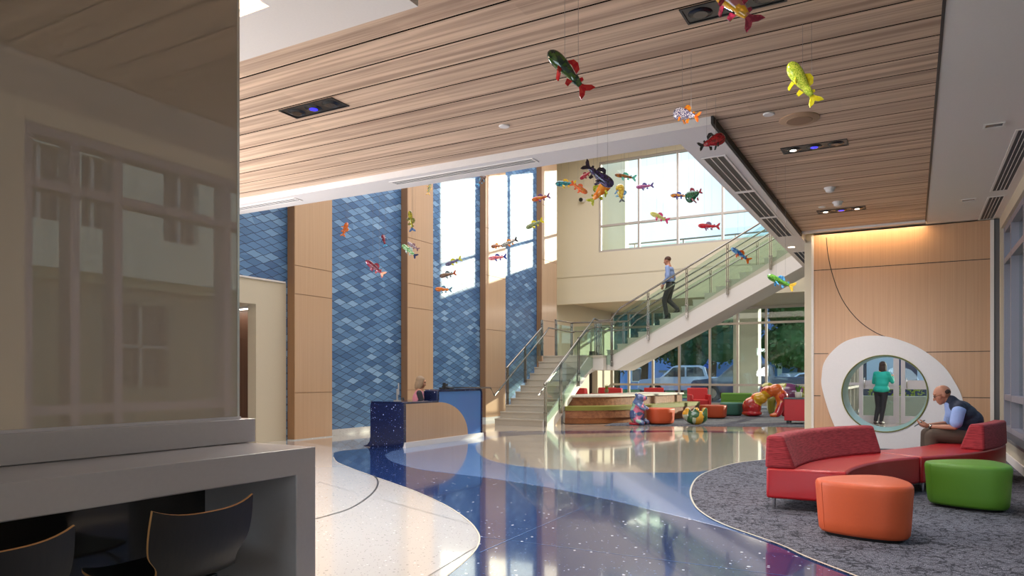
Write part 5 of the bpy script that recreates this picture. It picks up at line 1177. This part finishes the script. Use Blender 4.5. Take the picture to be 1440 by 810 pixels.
def vehicle(kind, x, y, rz, col, label):
    t = thing(kind, (x, y, 0), label, 'pickup truck' if kind == 'pickup_truck' else 'car'); t.rotation_euler.z = rz
    m = pm('car_paint_'+col[1:], col, .2, .3, coat=.8)
    if kind == 'pickup_truck':   # front towards -x, 5.8 m
        side = [(-2.9, .55), (-2.85, .95), (-2.75, 1.08), (-1.65, 1.2), (-1.55, 1.22), (-.85, 1.85), (-.6, 1.92), (.75, 1.92), (1.0, 1.82), (1.15, 1.25), (2.85, 1.25), (2.9, .6), (2.45, .5), (-2.5, .42)]
        obj('body', MB().prism(side, -.98, .98, gy), m, t, world=False, bevel=.05, seg=3)
        obj('bed_opening', MB().box(1.25, 2.75, -.85, .85, 1.2, 1.256), M_black, t, world=False)
        win = [[(-1.35, 1.26), (-.80, 1.80), (-.15, 1.82), (-.15, 1.26)], [(-.05, 1.26), (-.05, 1.82), (.65, 1.82), (.85, 1.70), (.98, 1.28)]]
        back = MB().box(1.02, 1.13, -.75, .75, 1.35, 1.75); ws = (-1.85, 1.85); r_ = .42; tl = (2.9, 1.0)
    else:
        side = [(-2.35, .45), (-2.35, .75), (-2.1, .88), (-1.2, 1.0), (-.5, 1.42), (.1, 1.5), (.7, 1.46), (1.5, 1.10), (2.2, 1.05), (2.4, .9), (2.4, .45), (2.0, .32), (-2.0, .32)]
        obj('body', MB().prism(side, -.9, .9, gy), m, t, world=False, bevel=.06, seg=3)
        win = [[(-1.05, 1.03), (-.45, 1.38), (.15, 1.43), (.15, 1.05)], [(.25, 1.05), (.25, 1.43), (.65, 1.40), (1.25, 1.10)]]
        back = MB().prism([(.78, 1.42), (1.45, 1.12), (1.50, 1.15), (.83, 1.46)], -.68, .68, gy); ws = (-1.45, 1.45); r_ = .34; tl = (2.38, .85)
    hw = .99 if kind == 'pickup_truck' else .91
    for w_ in win:
        for s_ in (-1, 1): obj('side_window', MB().prism(w_, s_*hw-.01, s_*hw+.01, gy), M_cwin, t, world=False)
    obj('rear_window', back, M_cwin, t, world=False)
    for wx_ in ws:
        for s_ in (-1, 1):
            w_ = obj('wheel', MB().cyl((wx_, s_*(hw-.14), r_), (wx_, s_*(hw+.03), r_), r_, n=28), M_tyre, t, world=False, smooth=True, angle=40)
            obj('hub_cap', MB().cyl((wx_, s_*(hw+.03), r_), (wx_, s_*(hw+.045), r_), r_*.6, n=20), M_steel, w_, world=False)
    for s_ in (-1, 1): obj('tail_light', MB().box(tl[0]-.08, tl[0]+.03, s_*(hw-.22), s_*(hw+.01), tl[1]-.15, tl[1]+.2), M_tail, t, world=False)
    obj('bumper', MB().box(tl[0]-.05, tl[0]+.12, -hw+.1, hw-.1, .42, .6), M_chrome, t, world=False)
    return t
def park(kind, px, tt, rz, col, label): q = at_t(px, 520, tt); vehicle(kind, q.x, q.y, rz, col, label)
park('pickup_truck', 1056, 36.5, R(8), '#3a4c6c', 'dark blue pickup truck parked behind the cream pier')
park('pickup_truck', 968, 43, R(12), '#a8bad4', 'silver blue pickup truck parked left of the dark one')
park('sedan', 1122, 39, R(40), '#c8d0da', 'silver sedan at the right end of the parking row')
# entrance court seen through the ring
struct('wall_planter', MB().box(-1.5, 6, 26.6, 27.0, -.02, .62), pm('planter_grey', '#b4b8ac', .8))
pl = thing('hedge', (1, 27.6, 0), 'leafy hedge and flowers in the planter beyond the entrance', 'hedge', kind='stuff'); mb = MB(); rr = random.Random(5)
for i in range(1500):
    p = Vector((rr.uniform(-1.3, 5), 27.4+rr.uniform(-.3, .3), rr.uniform(0, .95))); u = Vector((rr.gauss(0, 1), rr.gauss(0, 1), rr.gauss(0, 1))).normalized(); v = u.orthogonal().normalized(); mb.add([p-u*.07, p+v*.03, p+u*.07, p-v*.03], [(0, 1, 2, 3)])
obj('foliage', mb, pm('hedge_leaf', '#8a9a30', .7, vary=.5), pl)
bd = thing('brick_building', (1, 44, 0), 'dark building with pale window bands beyond the entrance planter', 'building')
obj('wall', MB().box(-2.5, 14, 40, 44, -.02, 3.3), pm('dark_brick', '#34405a', .85), bd)
for i in range(7):
    w_ = obj('window', MB().box(-2+i*2.2, -.8+i*2.2, 39.93, 40.0, 1.0, 2.9), pm('pale_pane', '#b8cce0', .3), bd); obj('sill', MB().box(-2.1+i*2.2, -.7+i*2.2, 39.85, 40, .9, 1.0), M_white, w_)
# ---------------------------------------------------------------- light and camera
w = bpy.data.worlds.new('sky'); S.world = w; w.use_nodes = True; nt = w.node_tree; bg = nt.nodes['Background']
tc = N(nt, 'ShaderNodeTexCoord'); sp = N(nt, 'ShaderNodeSeparateXYZ'); nt.links.new(tc.outputs['Generated'], sp.inputs[0])
r_ = ramp(nt, [(0, (.66, .80, .95, 1)), (.12, (.55, .73, .93, 1)), (.5, (.35, .58, .92, 1)), (1, (.22, .45, .88, 1))]); nt.links.new(sp.outputs['Z'], r_.inputs[0])
no = N(nt, 'ShaderNodeTexNoise', i_Scale=3.0, i_Detail=5.0); nt.links.new(tc.outputs['Generated'], no.inputs['Vector'])
r2 = ramp(nt, [(.48, 0.0), (.66, 1.0)]); nt.links.new(no.outputs['Fac'], r2.inputs[0])
mx = N(nt, 'ShaderNodeMix', data_type='RGBA'); nt.links.new(r2.outputs[0], mx.inputs[0]); nt.links.new(r_.outputs[0], mx.inputs[6]); mx.inputs[7].default_value = (.82, .86, .9, 1)
nt.links.new(mx.outputs[2], bg.inputs[0]); bg.inputs[1].default_value = 1.25
def light(name, kind, loc, rot, energy, col='#ffffff', size=1, sy=None, **k):
    l = bpy.data.lights.new(name, kind); l.energy = energy; l.color = lin(col)[:3]
    if kind == 'AREA': l.shape = 'RECTANGLE'; l.size = size; l.size_y = sy or size
    for a, b in k.items(): setattr(l, a, b)
    o = bpy.data.objects.new(name, l); COL.objects.link(o); o.location = loc; o.rotation_euler = rot; return o
sd = Vector((-1, -1.24, -.36)).normalized()
o = light('sun', 'SUN', (0, 0, 20), (0, 0, 0), 5.5, '#fff3dc', angle=R(.6)); o.rotation_euler = sd.to_track_quat('-Z', 'Y').to_euler()
light('atrium_fill', 'AREA', (-6.4, 15.5, 9.15), (0, 0, 0), 800, '#fbfaff', 7, 13)  # added fill under the closed atrium ceiling, no skylight is built
light('counter_panel_lamp', 'AREA', (-4.3, 2.6, 3.69), (0, 0, 0), 60, '#ffd9a8', 1.1, 1.3)
light('cove_lamp', 'AREA', ((wx0+wx1)/2, WY-.16, CZ+.02), (R(12), 0, 0), 16, '#ffd9a6', 2.6, .08)
for i, (x, y) in enumerate([(-4.98, 5.07), (-6.6, 2.0), (-1.08, 5.0), (-.95, 8.6), (-3.4, 5.07), (-.8, 12.2)]):
    light('hall_lamp_and_fill', 'SPOT', (x, y, CZ-.04 if y > 4 else 3.6), (0, 0, 0), 210, '#fbf6f4', spot_size=R(150), spot_blend=1, shadow_soft_size=.08)  # spots at the ceiling trios, plus added fill without a fixture
light('rear_fill', 'AREA', (-3.3, -6.6, 2.0), (R(90), 0, 0), 340, '#e9efff', 8, 2.8)  # added fill just outside the rear window, on top of the sky
light('left_fill', 'AREA', (-9.5, 4.6, 2.3), (R(90), 0, R(-82)), 380, '#f6f5fb', 2.6, 2.0)  # added fill for left-facing sides
#light('right_daylight', 'AREA', (2.6, 8.5, 2.2), (R(90), 0, R(90)), 260, '#dfe8ff', 9, 3)
light('lounge_fill', 'AREA', (-6.5, 25.5, 4.0), (0, 0, 0), 150, '#fff2e0', 5, 3)  # added fill under the lounge ceiling, no fixture there
light('vestibule_area_light', 'AREA', (-.3, 18, 3.7), (0, 0, 0), 110, '#eef0ff', 1.6, 3)  # area light with no fixture modelled
cam = bpy.data.cameras.new('camera'); co = bpy.data.objects.new('camera', cam); COL.objects.link(co); S.camera = co
co.location = (0, 0, EYE); co.rotation_euler = (R(90), 0, TH); cam.sensor_width = 36; cam.lens = F/1440*36; cam.shift_y = (530-405)/1440; cam.clip_start = .05; cam.clip_end = 400
S.view_settings.view_transform = 'Standard'; S.view_settings.look = 'None'; S.view_settings.gamma = 1; S.view_settings.use_curve_mapping = False
S.view_settings.exposure = 0.32
S.cycles.max_bounces = 10; S.cycles.transparent_max_bounces = 24; S.cycles.diffuse_bounces = 5; S.cycles.glossy_bounces = 5; S.cycles.sample_clamp_indirect = 6; S.cycles.caustics_reflective = False; S.cycles.caustics_refractive = False
